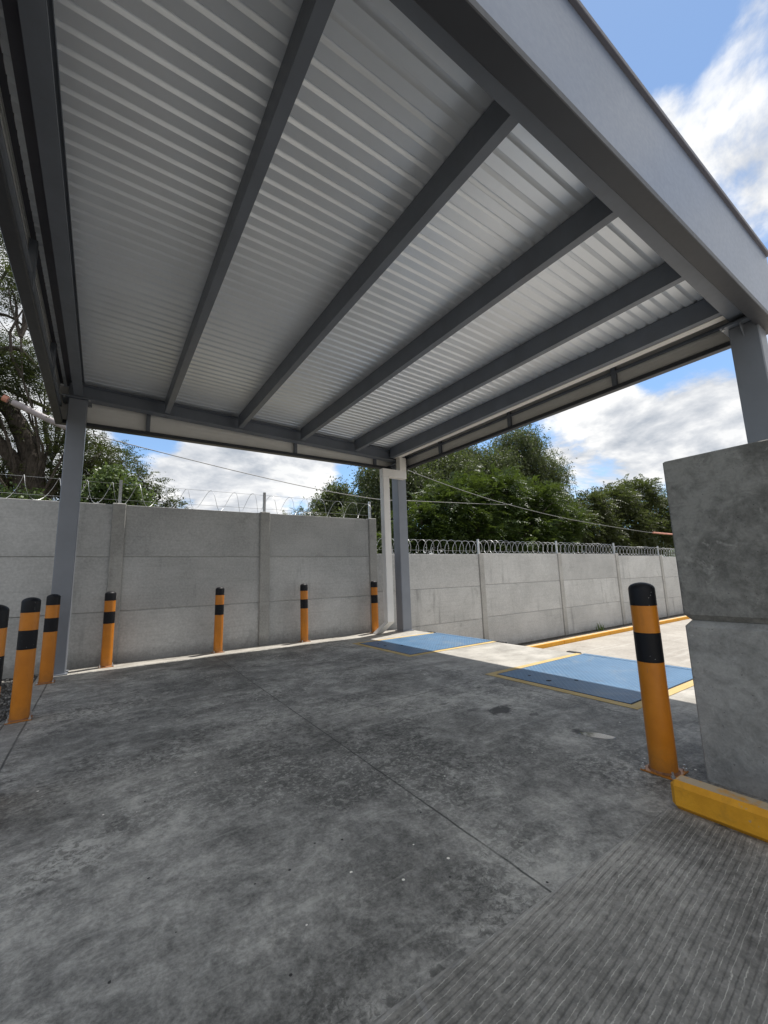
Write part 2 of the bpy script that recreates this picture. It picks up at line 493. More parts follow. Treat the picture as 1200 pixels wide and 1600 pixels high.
M['leaf_dark'] = leaf_mat('dark_mesquite_leaf', [(.018, .025, .010), (.032, .041, .016), (.055, .064, .026)], .25)
M['leaf_bush'] = leaf_mat('bush_leaf', [(.06, .10, .03), (.10, .15, .05), (.15, .20, .08)], .35, .4)

def bark_mat():
    m, nt, b = new_mat('dark_furrowed_bark')
    k = NB(nt)
    p = k.pos()
    f = k.noise(k.scale(p, (16, 16, 3.5)), 1, 7, .7, .6)
    k.link(k.ramp(f, [(.35, (.022, .017, .013)), (.65, (.10, .082, .066))]), b.inputs['Base Color'])
    b.inputs['Roughness'].default_value = .95
    k.link(k.bump(f, .9, .05), b.inputs['Normal'])
    return m
M['bark'] = bark_mat()

def water_mat():
    m, nt, b = new_mat('shallow_rain_water')
    k = NB(nt)
    p = k.pos()
    c = k.ramp(k.noise(p, 30, 5, .7), [(.4, (.03, .028, .022)), (.7, (.10, .10, .095))])
    k.link(c, b.inputs['Base Color'])
    b.inputs['Roughness'].default_value = .05
    b.inputs['IOR'].default_value = 1.5
    b.inputs['Specular IOR Level'].default_value = .9
    return m
M['water'] = water_mat()

# ------------------------------------------------------------------ geometry helpers
class MB:
    """collects shapes, links them as one mesh object"""
    def __init__(self):
        self.v = []
        self.f = []
        self.mi = []
    def add(self, vs, fs, mi=0):
        o = len(self.v)
        self.v += [tuple(map(float, a)) for a in vs]
        self.f += [tuple(i + o for i in f) for f in fs]
        self.mi += [mi] * len(fs)
    def box(self, x0, x1, y0, y1, z0, z1, mi=0, fn=None, bevel=0):
        if bevel:
            return self.bbox(x0, x1, y0, y1, z0, z1, bevel, mi, fn)
        vs = [(x, y, z) for x in (x0, x1) for y in (y0, y1) for z in (z0, z1)]
        if fn:
            vs = [fn(a) for a in vs]
        self.add(vs, [(0, 1, 3, 2), (4, 6, 7, 5), (0, 4, 5, 1), (2, 3, 7, 6), (0, 2, 6, 4), (1, 5, 7, 3)], mi)
    def bbox(self, x0, x1, y0, y1, z0, z1, b, mi=0, fn=None):
        # box with chamfered edges: 24 vertices
        lo, hi = (x0, y0, z0), (x1, y1, z1)
        vs, idx = [], {}
        for sx in (0, 1):
            for sy in (0, 1):
                for sz in (0, 1):
                    s = (sx, sy, sz)
                    for ax in range(3):
                        c = []
                        for a in range(3):
                            e = hi[a] if s[a] else lo[a]
                            if a != ax:
                                e += -b if s[a] else b
                            c.append(e)
                        idx[(s, ax)] = len(vs)
                        vs.append(tuple(c))
        fs = []
        for ax in range(3):
            a1, a2 = (ax + 1) % 3, (ax + 2) % 3
            for side in (0, 1):
                q = []
                for (u, w) in ((0, 0), (1, 0), (1, 1), (0, 1)):
                    s = [0, 0, 0]
                    s[ax] = side; s[a1] = u; s[a2] = w
                    q.append(idx[(tuple(s), ax)])
                fs.append(tuple(q if side else q[::-1]))
        for ax in range(3):
            a1, a2 = (ax + 1) % 3, (ax + 2) % 3
            for u in (0, 1):
                for w in (0, 1):
                    s0 = [0, 0, 0]; s0[a1] = u; s0[a2] = w
                    s1 = list(s0); s1[ax] = 1
                    s0, s1 = tuple(s0), tuple(s1)
                    q = (idx[(s0, a1)], idx[(s1, a1)], idx[(s1, a2)], idx[(s0, a2)])
                    fs.append(q if (u == w) else q[::-1])
        for sx in (0, 1):
            for sy in (0, 1):
                for sz in (0, 1):
                    s = (sx, sy, sz)
                    q = (idx[(s, 0)], idx[(s, 1)], idx[(s, 2)])
                    fs.append(q if (sx + sy + sz) % 2 else q[::-1])
        if fn:
            vs = [fn(a) for a in vs]
        self.add(vs, fs, mi)
    def lathe(self, prof, n=32, c=(0, 0), mi=0):
        vs, fs = [], []
        for (r, z) in prof:
            for i in range(n):
                a = 2 * math.pi * i / n
                vs.append((c[0] + r * math.cos(a), c[1] + r * math.sin(a), z))
        for j in range(len(prof) - 1):
            for i in range(n):
                i2 = (i + 1) % n
                fs.append((j * n + i, j * n + i2, (j + 1) * n + i2, (j + 1) * n + i))
        fs.append(tuple(range(n))[::-1])
        fs.append(tuple((len(prof) - 1) * n + i for i in range(n)))
        self.add(vs, fs, mi)
    def tube(self, pts, rad, n=8, mi=0, wob=0.0, cap=True):
        pts = [Vector(p) for p in pts]
        if not hasattr(rad, '__len__'):
            rad = [rad] * len(pts)
        vs, fs = [], []
        up = Vector((0, 0, 1))
        prev = None
        for i, p in enumerate(pts):
            d = (pts[min(i + 1, len(pts) - 1)] - pts[max(i - 1, 0)])
            if d.length < 1e-9:
                d = Vector((0, 0, 1))
            d.normalize()
            if prev is None:
                a = d.orthogonal().normalized()
            else:
                a = (prev - d * prev.dot(d))
                a = a.normalized() if a.length > 1e-6 else d.orthogonal().normalized()
            prev = a
            b = d.cross(a)
            for k in range(n):
                t = 2 * math.pi * k / n
                r = rad[i] * (1 + (random.uniform(-wob, wob) if wob else 0))
                vs.append(p + a * (r * math.cos(t)) + b * (r * math.sin(t)))
        for i in range(len(pts) - 1):
            for k in range(n):
                k2 = (k + 1) % n
                fs.append((i * n + k, i * n + k2, (i + 1) * n + k2, (i + 1) * n + k))
        if cap:
            fs.append(tuple(range(n))[::-1])
            fs.append(tuple((len(pts) - 1) * n + k for k in range(n)))
        self.add(vs, fs, mi)
    def build(self, name, mats, parent=None, smooth=False, origin=None):
        me = bpy.data.meshes.new(name)
        o = Vector(origin) if origin else Vector((0, 0, 0))
        if parent is not None and origin is None:
            o = Vector(parent_world(parent))
        vs = [(a[0] - o.x, a[1] - o.y, a[2] - o.z) for a in self.v]
        me.from_pydata(vs, [], self.f)
        if not isinstance(mats, (list, tuple)):
            mats = [mats]
        for m in mats:
            me.materials.append(m)
        if len(mats) > 1:
            me.polygons.foreach_set('material_index', self.mi)
        if smooth:
            me.polygons.foreach_set('use_smooth', [True] * len(me.polygons))
            try:
                me.set_sharp_from_angle(angle=R(40))
            except Exception:
                pass
        me.update()
        ob = bpy.data.objects.new(name, me)
        COL.objects.link(ob)
        if parent is not None:
            ob.parent = parent
            pw = Vector(parent_world(parent))
            ob.location = o - pw
        else:
            ob.location = o
        return ob

def parent_world(o):
    p = Vector(o.location)
    while o.parent is not None:
        o = o.parent
        p = p + Vector(o.location)
    return p

def tag(o, label=None, cat=None, group=None, kind=None):
    if label: o['label'] = label
    if cat: o['category'] = cat
    if group: o['group'] = group
    if kind: o['kind'] = kind
    return o

def thing(name, label, cat, loc, group=None):
    o = bpy.data.objects.new(name, None)
    o.empty_display_size = .2
    COL.objects.link(o)
    o.location = loc
    return tag(o, label, cat, group)

def copy_tree(o, parent=None):
    c = o.copy()
    COL.objects.link(c)
    if parent is not None:
        c.parent = parent
    for ch in list(o.children):
        copy_tree(ch, c)
    return c

def raw_mesh(name, V, F4, mat, parent):
    """fast quads from numpy arrays"""
    me = bpy.data.meshes.new(name)
    pw = np.array(parent_world(parent)) if parent is not None else np.zeros(3)
    V = (V - pw).astype(np.float32)
    me.vertices.add(len(V))
    me.vertices.foreach_set('co', V.ravel())
    n = len(F4)
    me.loops.add(n * 4)
    me.loops.foreach_set('vertex_index', F4.astype(np.int32).ravel())
    me.polygons.add(n)
    me.polygons.foreach_set('loop_start', np.arange(0, n * 4, 4, dtype=np.int32))
    me.polygons.foreach_set('loop_total', np.full(n, 4, dtype=np.int32))
    me.materials.append(mat)
    me.update(calc_edges=True)
    ob = bpy.data.objects.new(name, me)
    COL.objects.link(ob)
    if parent is not None:
        ob.parent = parent
    return ob

# ------------------------------------------------------------------ setting: ground, slab, yard
YZ = -1.05                                             # the yard lies a dock height below the slab
b = MB(); b.box(-400, 400, -400, 400, -1.6, -1.10)
tag(b.build('ground', M['ground']), kind='structure')
b = MB(); b.box(7.02, 46, -40, 8.74, -1.3, YZ)
tag(b.build('yard_pavement', M['yard']), kind='structure')
b = MB(); b.box(7.02, 46, 8.96, 9.82, -1.3, -1.0)
tag(b.build('soil_strip', M['soil']), kind='structure')
b = MB(); b.box(-.78, 7.0, -14, 9.50, -1.4, 0, bevel=.012)
tag(b.build('pavement', M['floor']), kind='structure')
b = MB(); b.box(-.76, 2.95, -13.9, 1.345, -.02, .004, fn=lambda q: (q[0], q[1] + (2.95 - q[0]) * .0135 if q[1] > 0 else q[1], q[2]))
tag(b.build('raked_pavement', M['apron']), kind='structure')
b = MB(); b.box(-30, -.80, -30, 9.62, -1.4, -.05); b.box(-.8, 7.0, 9.505, 9.62, -1.4, -.045)
tag(b.build('soil', M['soil']), kind='structure')

# loose gravel to the left of the slab
def gravel():
    n = 9000
    x = -.80 - rng.random(n) ** 1.3 * 5.0
    y = rng.uniform(3.0, 9.6, n)
    z = np.full(n, -.045)
    r = rng.uniform(.008, .026, n)
    base = np.array([(1, 0, 0), (0, 1, 0), (-1, 0, 0), (0, -1, 0), (0, 0, 1), (0, 0, -1)], float)
    V = np.zeros((n, 8, 3))
    cube = np.array([(-1, -1, -1), (1, -1, -1), (1, 1, -1), (-1, 1, -1), (-.7, -.7, 1), (.7, -.7, 1), (.7, .7, 1), (-.7, .7, 1)], float)
    ang = rng.uniform(0, 6.28, n)
    sc = rng.uniform(.55, 1.2, (n, 3))
    jit = rng.uniform(-.25, .25, (n, 8, 3))
    c = (cube[None] + jit) * sc[:, None] * r[:, None, None]
    ca, sa = np.cos(ang), np.sin(ang)
    X = c[..., 0] * ca[:, None] - c[..., 1] * sa[:, None]
    Y = c[..., 0] * sa[:, None] + c[..., 1] * ca[:, None]
    V[..., 0] = X + x[:, None]; V[..., 1] = Y + y[:, None]; V[..., 2] = c[..., 2] * .7 + z[:, None]
    q = np.array([(0, 3, 2, 1), (4, 5, 6, 7), (0, 1, 5, 4), (1, 2, 6, 5), (2, 3, 7, 6), (3, 0, 4, 7)])
    F = (np.arange(n)[:, None, None] * 8 + q[None]).reshape(-1, 4)
    o = raw_mesh('gravel', V.reshape(-1, 3), F, M['gravel'], None)
    tag(o, 'loose grey gravel on dark soil beside the slab', 'gravel', kind='stuff')
gravel()

# rain puddle: a thin water film with an uneven outline
def puddle():
    vs, fs = [], []
    n = 40
    cx, cy = 3.705, 2.215
    ax = Vector((.055, -.155, 0)); bx = Vector((.060, .021, 0))
    prof = []
    for i in range(n):
        a = 2 * math.pi * i / n
        r = 1 + .05 * math.sin(2 * a + .6) + .04 * math.sin(5 * a)
        prof.append((cx + ax.x * math.cos(a) * r + bx.x * math.sin(a) * r, cy + ax.y * math.cos(a) * r * .8 + bx.y * math.sin(a) * r))
    b = MB()
    vs = [(x, y, .0015) for x, y in prof] + [(cx + (x - cx) * 1.04, cy + (y - cy) * 1.04, .0004) for x, y in prof]
    fs = [tuple(range(n))] + [(i, i + n, (i + 1) % n + n, (i + 1) % n) for i in range(n)]
    b.add(vs, fs)
    tag(b.build('puddle', M['water']), kind='structure')
puddle()

# ------------------------------------------------------------------ canopy
X0, X1, Y0, Y1, ZF, ZT = -.88, 7.06, 1.146, 9.38, 4.42, 5.48
canopy = thing('canopy', 'large flat grey steel canopy with ribbed white ceiling over the concrete dock', 'canopy', (3.1, 5.2, 0))
def zb(x): return 4.86 - .036 * (x + .55)           # underside of the main beams
def zp(x): return 4.875 - .031 * (x + .55)          # underside of the purlins
def zd(x): return 5.165 - .031 * (x + .55)          # underside of the ribbed sheets

# columns
CX0, CX1 = (-.69, -.41), (6.63, 6.92)
CY0, CY1 = (1.26, 1.56), (9.0, 9.29)
for (cx, cy) in ((CX0, CY1), (CX1, CY1), (CX1, CY0), (CX0, CY0)):
    right = cx is CX1
    top = zb((cx[0] + cx[1]) / 2) - (.09 if right else .02)
    b = MB(); b.box(cx[0], cx[1], cy[0], cy[1], .0, top, bevel=.012)
    col = b.build('column', M['column'], canopy)
    b = MB(); b.box(cx[0] - .03, cx[1] + .03, cy[0] - .05, cy[1] + .05, .001, .02)
    b.build('base_plate', M['column'], col)
    b = MB(); b.box(cx[0] - .10, cx[1] + .06, cy[0] - .06, cy[1] + .06, top, top + .025)
    zz = top + .025
    if right:
        b.box(cx[0] + .02, cx[1] - .02, cy[0] + .02, cy[1] - .02, zz, zz + .075)
    b.build('cap_plate', M['steel'], col)
    for sx in (cx[0] - .065, cx[1] + .03):
        for sy in (cy[0] - .03, cy[1] + .03):
            b = MB()
            b.lathe([(.016, top - .022), (.016, top)], 6, (sx, sy))
            b.build('bolt', M['galv'], col)
    # stiffening gussets under the cap
    g = MB()
    if right:
        y = (cy[0] + cy[1]) / 2
        for s, xx in ((-1, cx[0]),):
            vs = [(xx, y - .006, top), (xx + s * .10, y - .006, top), (xx + s * .10, y - .006, top - .05), (xx, y - .006, top - .17)]
            vs += [(a[0], a[1] + .012, a[2]) for a in vs]
            g.add(vs, [(0, 1, 2, 3), (7, 6, 5, 4), (0, 4, 5, 1), (1, 5, 6, 2), (2, 6, 7, 3), (3, 7, 4, 0)])
        g.build('gusset', M['column'], col)

# I-section running along x (front and back beams) or y (left beam, purlins as C sections)
def ibeam_x(name, x0, x1, yc, w, depth, zfun, mat):
    b = MB()
    t = .014
    for (ya, yb, za, zc) in ((yc - w / 2, yc + w / 2, 0, t), (yc - .006, yc + .006, t, depth - t), (yc - w / 2, yc + w / 2, depth - t, depth)):
        vs = []
        for x in (x0, x1):
            for y in (ya, yb):
                for z in (za, zc):
                    vs.append((x, y, zfun(x) + z))
        b.add(vs, [(0, 1, 3, 2), (4, 6, 7, 5), (0, 4, 5, 1), (2, 3, 7, 6), (0, 2, 6, 4), (1, 5, 7, 3)])
    return b.build(name, mat, canopy)
ibeam_x('beam', -.70, 6.95, 1.415, .23, .27, zb, M['steel'])
ibeam_x('beam', -.70, 6.95, 9.06, .20, .27, zb, M['steel'])

def csection_y(name, xl, w, y0, y1, zfun, depth, flip=False, mat=None):
    """cold-formed channel along y: web on the left (or right), lipped flanges"""
    b = MB()
    t = .006
    x = xl
    z0 = zfun(xl + w / 2)
    z1 = z0 + depth
    xw0, xw1 = (x, x + t) if not flip else (x + w - t, x + w)
    xl0, xl1 = (x + w - t, x + w) if not flip else (x, x + t)
    fx0, fx1 = (x + t, x + w) if not flip else (x, x + w - t)
    b.box(xw0, xw1, y0, y1, z0, z1)
    b.box(fx0, fx1, y0, y1, z0, z0 + t)
    b.box(fx0, fx1, y0, y1, z1 - t, z1)
    b.box(xl0, xl1, y0, y1, z0 + t, z0 + .025)
    b.box(xl0, xl1, y0, y1, z1 - .025, z1 - t)
    return b.build(name, mat or M['steel'], canopy)
# left edge beam over the left columns
csection_y('edge_beam', -.615, .14, 1.535, 8.955, zp, .28)
for xr in (.945, 2.395, 3.85, 5.345):
    csection_y('purlin', xr - .095, .095, 1.535, 8.955, zp, .28)
pl = csection_y('purlin', 6.38, .10, 1.535, 8.955, zp, .28)
# gutter along the low side: an open box with a pale bottom and its downspout
b = MB()
gz = zp(6.5) - .004
b.box(6.49, 6.62, 1.54, 8.96, gz, gz + .008)
b.box(6.612, 6.62, 1.54, 8.96, gz + .008, gz + .20)
b.box(6.49, 6.498, 1.54, 8.96, gz + .008, gz + .20)
b.box(6.498, 6.612, 1.54, 1.548, gz + .008, gz + .20)
b.box(6.498, 6.612, 8.952, 8.96, gz + .008, gz + .20)
b.build('gutter', M['gutter'], canopy)
b = MB()
dy0, dy1 = 8.76, 8.93
b.box(6.545, 6.765, dy0, dy1, 4.28, gz - .002, bevel=.008)
b.box(5.985, 6.765, dy0, dy1, 4.06, 4.279, bevel=.008)
b.box(5.985, 6.185, dy0, dy1, .30, 4.059, bevel=.008)
b.box(5.979, 6.191, dy0 - .006, dy1 + .006, .62, .628)
def shear(p):
    t = (.299 - p[2]) / .299
    return (p[0] - .15 * t, p[1] + .34 * t, p[2])
b.box(5.985, 6.185, dy0, dy1, .012, .299, fn=shear)
b.build('downspout', M['gutter'], canopy)

# ribbed roof sheets: ribs along x, one mesh per sheet
PITCH = .15
def sheet(y0, n, dz, x0=-.80, x1=6.95):
    prof = []
    for i in range(n):
        y = y0 + i * PITCH
        prof += [(y + .004, 0), (y + .103, 0), (y + .106, .032), (y + .118, .032)]
    prof.append((y0 + n * PITCH + .004, 0))
    prof.append((y0 + n * PITCH + .060, 0))
    b = MB()
    vs, fs = [], []
    nx = 2
    for t in (0, .0012):
        for (y, z) in prof:
            for x in (x0, x1):
                vs.append((x, y, zd(x) + z + dz + t))
    m = len(prof)
    for i in range(m - 1):
        a = i * 2
        fs.append((a, a + 1, a + 3, a + 2)[::-1])
        c = m * 2 + a
        fs.append((c, c + 1, c + 3, c + 2))
    for e in (0, m - 1):
        a = e * 2; c = m * 2 + a
        fs.append((a, a + 1, c + 1, c))
    b.add(vs, fs)
    return b
y = 1.20
i = 0
while y < 9.3:
    n = 7 if y + 7 * PITCH < 9.4 else int((9.34 - y) / PITCH)
    if n < 1:
        break
    sheet(y, n, -.005 * (i % 2) - .001).build('roof_sheet', M['deck'], canopy)
    y += 7 * PITCH
    i += 1
# flat cover added above the ribbed sheets to stop light at the edges
b = MB()
vs = [(x, y, zd(x) + .039 + dz) for dz in (0, .004) for x in (X0 + .02, X1 - .02) for y in (Y0 + .03, Y1 - .03)]
b.add(vs, [(0, 1, 3, 2), (4, 6, 7, 5), (0, 4, 5, 1), (2, 3, 7, 6), (0, 2, 6, 4), (1, 5, 7, 3)])
b.build('light_stop_cover', M['trim'], canopy)
b = MB()
b.box(6.66, X1 - .10, Y0 + .16, Y1 - .16, zd(6.8) - .12, zd(6.8) - .10)  # dark plate standing in for the shaded gap beyond the gutter
b.build('dark_gap_plate', M['rail'], canopy)
b = MB()
b.box(X0 + .135, -.60, Y0 + .15, Y1 - .15, zd(-.7) - .03, zd(-.7) - .004)  # plate added to block light between the left beam and fascia
b.build('dark_gap_plate', M['trim'], canopy)

# fascia: an outer panel, a pale inner lining, dark bottom tube, top trim and small struts
def fascia(side):
    t = .012
    A = {'front': ('x', Y0, 1), 'back': ('x', Y1, -1), 'left': ('y', X0, 1), 'right': ('y', X1, -1)}[side]
    ax, at, s = A
    lo, hi = (X0, X1) if ax == 'x' else (Y0 + .0, Y1 - .0)
    def bx(b, a0, a1, d0, d1, z0, z1, bev=0):
        p0, p1 = sorted((at + s * d0, at + s * d1))
        if ax == 'x':
            b.box(a0, a1, p0, p1, z0, z1, bevel=bev)
        else:
            b.box(p0, p1, a0, a1, z0, z1, bevel=bev)
    e = 0 if ax == 'x' else t + .002
    b = MB(); bx(b, lo + e, hi - e, 0, t, ZF + .012, ZT)
    panel = b.build('fascia_panel', M['fascia'], canopy)
    b = MB()
    k = 13
    z0 = ZF + .075
    h = (ZT - z0) / (2 * k)
    ee = .02
    for i in range(2 * k):                                  # lining of shallow horizontal ribs
        d = t + .003 + (.006 if i % 2 else 0)
        bx(b, lo + ee, hi - ee, t + .002, d + .003, z0 + i * h, z0 + (i + 1) * h)
    b.build('lining', M['liner'], panel)
    w = .145 if side in ('front', 'back') else .115
    b = MB(); bx(b, lo + (.0 if ax == 'x' else .15), hi - (.0 if ax == 'x' else .15), -.012 if side == 'front' else 0.001, w, ZF, ZF + .07, .006)
    b.build('bottom_rail', M['rail'], panel)
    if side in ('right', 'left'):
        b = MB(); bx(b, lo + .15, hi - .15, .035, .085, ZF + .30, ZF + .345, .004)
        b.build('middle_rail', M['steel'], panel)
    b = MB(); bx(b, lo - .03 + (0 if ax == 'x' else .06), hi + .03 - (0 if ax == 'x' else .06), -.035, .05, ZT, ZT + .05, .004)
    b.build('top_trim', M['trim'], panel)
    L = {'back': (.60, 3.77, 6.1), 'front': (.60, 3.77, 6.1), 'left': (3.2, 5.3, 7.6), 'right': (3.2, 5.4, 7.6)}[side]
    for q in L:
        b = MB(); bx(b, q - .035, q + .035, .03, .10, ZF + .072, ZF + .70)
        b.build('strut', M['steel'], panel)
for sd in ('front', 'back', 'left', 'right'):
    fascia(sd)

# ------------------------------------------------------------------ perimeter walls
def wall(name, label, posts, tops, y, zlo, rows, group, postz):
    o = thing(name, label, 'wall', ((posts[0] + posts[-1]) / 2, y + .05, zlo))
    for i in range(len(posts) - 1):
        x0, x1 = posts[i] + .112, posts[i + 1] - .112
        off = tops[i]
        for (z0, z1) in rows:
            b = MB(); b.box(x0, x1, y + random.uniform(-.002, .003), y + .07, z0 + off + .008, z1 + off - .008, bevel=.006)
            if z1 < 3:
                b.box(x0 + .002, x1 - .002, y + .022, y + .06, z1 + off - .0081, z1 + off + .0081)
            b.build('wall_panel', M['panel'], o)
    for i, x in enumerate(posts):
        zt = postz[i]
        b = MB(); b.box(x - .115, x + .115, y - .055, y + .125, zlo, zt, bevel=.012)
        b.build('wall_post', M['post'], o)
    return o
WY = 9.70
lp = [-9.0, -5.95, -2.88, .21, 3.155, 6.19]
wall('perimeter_wall', 'tall grey precast concrete wall behind the row of bollards under the canopy', lp, [0] * 5, WY, -1.2,
     [(-1.15, -.10), (-.10, .945), (.945, 1.995), (1.995, 3.045)], None, [3.06] * 6)
rp = [6.19, 10.48, 14.92, 19.32, 23.7, 28.1, 32.5]
rt = [0, .03, .03, -.05, -.10, -.15]
o = thing('perimeter_wall', 'lower pale concrete wall with yellow kerb along the sunken yard', 'wall', (19, WY + .05, -1.2))
for i in range(len(rp) - 1):
    x0, x1 = rp[i] + .11, rp[i + 1] - .11
    for (z0, z1) in ((-1.2, -.02), (-.02, 1.03), (1.03, 2.08)):
        b = MB(); b.box(x0, x1, WY + .012 + random.uniform(-.002, .003), WY + .08, z0 + (rt[i] if z0 > -1.1 else 0) + .006, z1 + rt[i] - .006, bevel=.006)
        if z1 < 2:
            b.box(x0 + .002, x1 - .002, WY + .035, WY + .07, z1 + rt[i] - .0061, z1 + rt[i] + .0061)
        b.build('wall_panel', M['panel'], o)
    if i:
        b = MB(); b.box(rp[i] - .108, rp[i] + .108, WY - .03, WY + .12, -1.2, 2.10 + rt[i - 1], bevel=.01)
        b.build('wall_post', M['post'], o)

# razor wire: a helix of flat barbed tape and thin tension wires held by angle posts
def coil(name, label, x0, x1, y, zc, rad, pitch, posts, zfun, tape):
    o = thing(name, label, 'razor wire', ((x0 + x1) / 2, y, zc - rad), 'razor wire along the wall tops')
    b = MB()
    n = int((x1 - x0) / pitch * 22)
    pts = []
    ph = 0.0
    for i in range(n + 1):
        t = i / n
        x = x0 + (x1 - x0) * t
        a = 2 * math.pi * (x - x0) / pitch + .5 * math.sin(x * 1.7) + .35 * math.sin(x * 4.3 + 1)
        rr = rad * (1 + .05 * math.sin(x * 2.9) + .03 * math.sin(x * 7.1))
        sway = .10 * pitch * math.sin(a * 1.0 + .8)
        pts.append((x + sway, y + rr * math.cos(a) * .85, zc + zfun(x) + rr * math.sin(a)))
    b.tube(pts, tape, 4)
    for i in range(0, n if pitch > .5 else 0, 4):
        p = Vector(pts[i]); d = (Vector(pts[i + 1]) - p).normalized()
        q = d.cross(Vector((1, 0, 0))).normalized() * .012
        c = d * .014
        b.add([p + c, p + q, p - c, p - q], [(0, 1, 2, 3)])
    b.build('coil', M['wire'], o)
    b = MB()
    for dz in (rad * .98, -rad * .5):
        b.tube([(x0, y, zc + dz + zfun(x0)), ((x0 + x1) / 2, y, zc + dz + zfun((x0 + x1) / 2) - .01), (x1, y, zc + dz + zfun(x1))], .0035, 4)
    b.build('tension_wire', M['wire'], o)
    for x in posts:
        zt = zc + zfun(x)
        b = MB()
        b.box(x - .028, x + .028, y - .035, y - .029, zt - rad - .10, zt + rad + .06)
        b.box(x - .028, x - .022, y - .029, y + .02, zt - rad - .10, zt + rad + .06)
        b.build('angle_post', M['galv'], o)
    return o
coil('razor_wire', 'loosely stretched razor wire coil on top of the tall wall at left', -8.8, 6.15, WY + .06, 3.265, .225, .46, lp[:5] + [6.16], lambda x: 0, .0045)
def zf(x):
    i = sum(1 for q in rp[1:-1] if x > q)
    return rt[min(i, len(rt) - 1)]
coil('razor_wire', 'tightly looped razor wire coil on top of the lower wall at right', 6.45, 32.3, WY + .09, 2.31, .215, .30, rp[1:], zf, .0062)

# scrap of white plastic caught on the wire
b = MB()
for i in range(26):
    x = 4.05 + i * .022 + random.uniform(-.02, .02)
    z = 3.06 + random.uniform(0, .07)
    p = Vector((x, WY + random.uniform(-.03, .08), z))
    q = [p + Vector((random.uniform(-.05, .05), random.uniform(-.02, .02), random.uniform(-.02, .04))) for _ in range(3)]
    b.add([p] + q, [(0, 1, 2), (0, 2, 3)])
tag(b.build('plastic_bag', M['plastic'], origin=(4.3, WY, 3.05)), 'torn white plastic bag snagged on the razor wire of the tall wall', 'plastic bag')

# ------------------------------------------------------------------ bollards
def make_bollard():
    o = thing('bollard', 'x', 'bollard', (0, 0, 0), 'black and amber bollards')
    r = .088
    b = MB(); b.lathe([(r, .010), (r, .76)], 40); b.build('pipe', M['orange'], o, True)
    b = MB(); b.lathe([(r + .0008, .762), (r + .0008, .970)], 40); b.build('stripe', M['black'], o, True)
    b = MB(); b.lathe([(r, .971), (r, 1.168)], 40); b.build('stripe', M['orange'], o, True)
    prof = [(r + .0008, 1.169), (r + .0008, 1.292)] + [(r * math.cos(a), 1.292 + .048 * math.sin(a)) for a in [R(q) for q in (8, 18, 30, 42, 54, 66, 78, 87)]]
    b = MB(); b.lathe(prof, 40); b.build('cap', M['black'], o, True)
    b = MB(); b.box(-.112, .112, -.112, .112, .0, .010, bevel=.002); pl = b.build('base_plate', M['orange'], o)
    b = MB(); b.lathe([(r + .012, .0105), (r + .001, .022)], 40); b.build('weld', M['rust'], o, True)
    for sx in (-1, 1):
        for sy in (-1, 1):
            b = MB(); b.lathe([(.007, .0105), (.007, .05)], 8, (sx * .096, sy * .096)); b.lathe([(.014, .0105), (.014, .026)], 6, (sx * .096, sy * .096))
            b.build('bolt', M['galv'], o)
    return o
BOL = [
    (3.435, 1.568, 0, 'large amber bollard with black bands beside the concrete block pillar and yellow kerb'),
    (-.645, 4.14, .1, 'bollard cut off by the left edge of the photo, nearest in the gravel-side row'),
    (-.668, 6.36, .05, 'bollard in the gravel-side row standing second nearest, left of the left column'),
    (-.62, 8.47, 0, 'bollard standing directly in front of the left canopy column'),
    (.16, 9.28, .02, 'bollard by the wall just right of the left column, in front of a wall post'),
    (2.09, 9.355, 0, 'bollard before the tall wall, midway between the two leftmost visible wall posts'),
    (4.02, 9.37, .03, 'bollard before the tall wall, in the bay between its last two posts'),
    (6.0, 9.375, 0, 'bollard at the end of the tall wall right beside the white downspout'),
]
proto = make_bollard()
for i, (x, y, rz, lab) in enumerate(BOL):
    o = proto if i == 0 else copy_tree(proto)
    o.location = (x, y, .0005)
    o.rotation_euler = (R(random.uniform(-.5, .5)) if i else 0, R(random.uniform(-.5, .5)) if i else 0, rz)
    o['label'] = lab

# ------------------------------------------------------------------ dock plates, painted borders, bumpers
def dock(y0, y1, lab):
    x0, x1 = 4.80, 6.985
    o = thing('dock_plate', lab, 'dock plate', ((x0 + x1) / 2, (y0 + y1) / 2, 0), 'blue dock plates')
    b = MB(); b.box(x0, 6.93, y0, y1, .004, .010, bevel=.002); b.build('deck_plate', M['plate'], o)
    b = MB(); b.box(6.9305, x1 + .05, y0 + .0, y1, .004, .014, bevel=.002); b.build('lip_plate', M['plate'], o)
    b = MB(); b.box(x0 - .012, x1, y0 - .022, y0 - .001, .001, .007); b.box(x0 - .012, x1, y1 + .001, y1 + .018, .001, .007); b.box(x0 - .014, x0 - .001, y0, y1, .001, .007)
    b.build('pit_gap', M['dark_hole'], o)
    w = .11
    b = MB()
    b.box(x0 - .016 - w, x0 - .016, y0 - .022 - w, y1 + .018 + w, .002, .006)
    b.box(x0 - .015, 6.995, y0 - .0225 - w, y0 - .0225, .002, .006)
    b.box(x0 - .015, 6.995, y1 + .0185, y1 + .0185 + w, .002, .006)
    b.build('yellow_border', M['line'], o)
    for (hx, hy, rr) in ((5.0, y0 + (y1 - y0) * .62, .035), (5.28, y0 + (y1 - y0) * .50, .028), (5.05, y1 - .35, .022)):
        b = MB(); b.lathe([(rr, .0102), (rr, .0116)], 20, (hx, hy)); b.build('lifting_hole', M['dark_hole'], o)
    return o
dock(6.33, 8.14, 'blue steel dock plate farther away beside the white downspout and corner column')
dock(2.45, 4.27, 'blue steel dock plate nearer the camera behind the large right bollard')
bumps = []
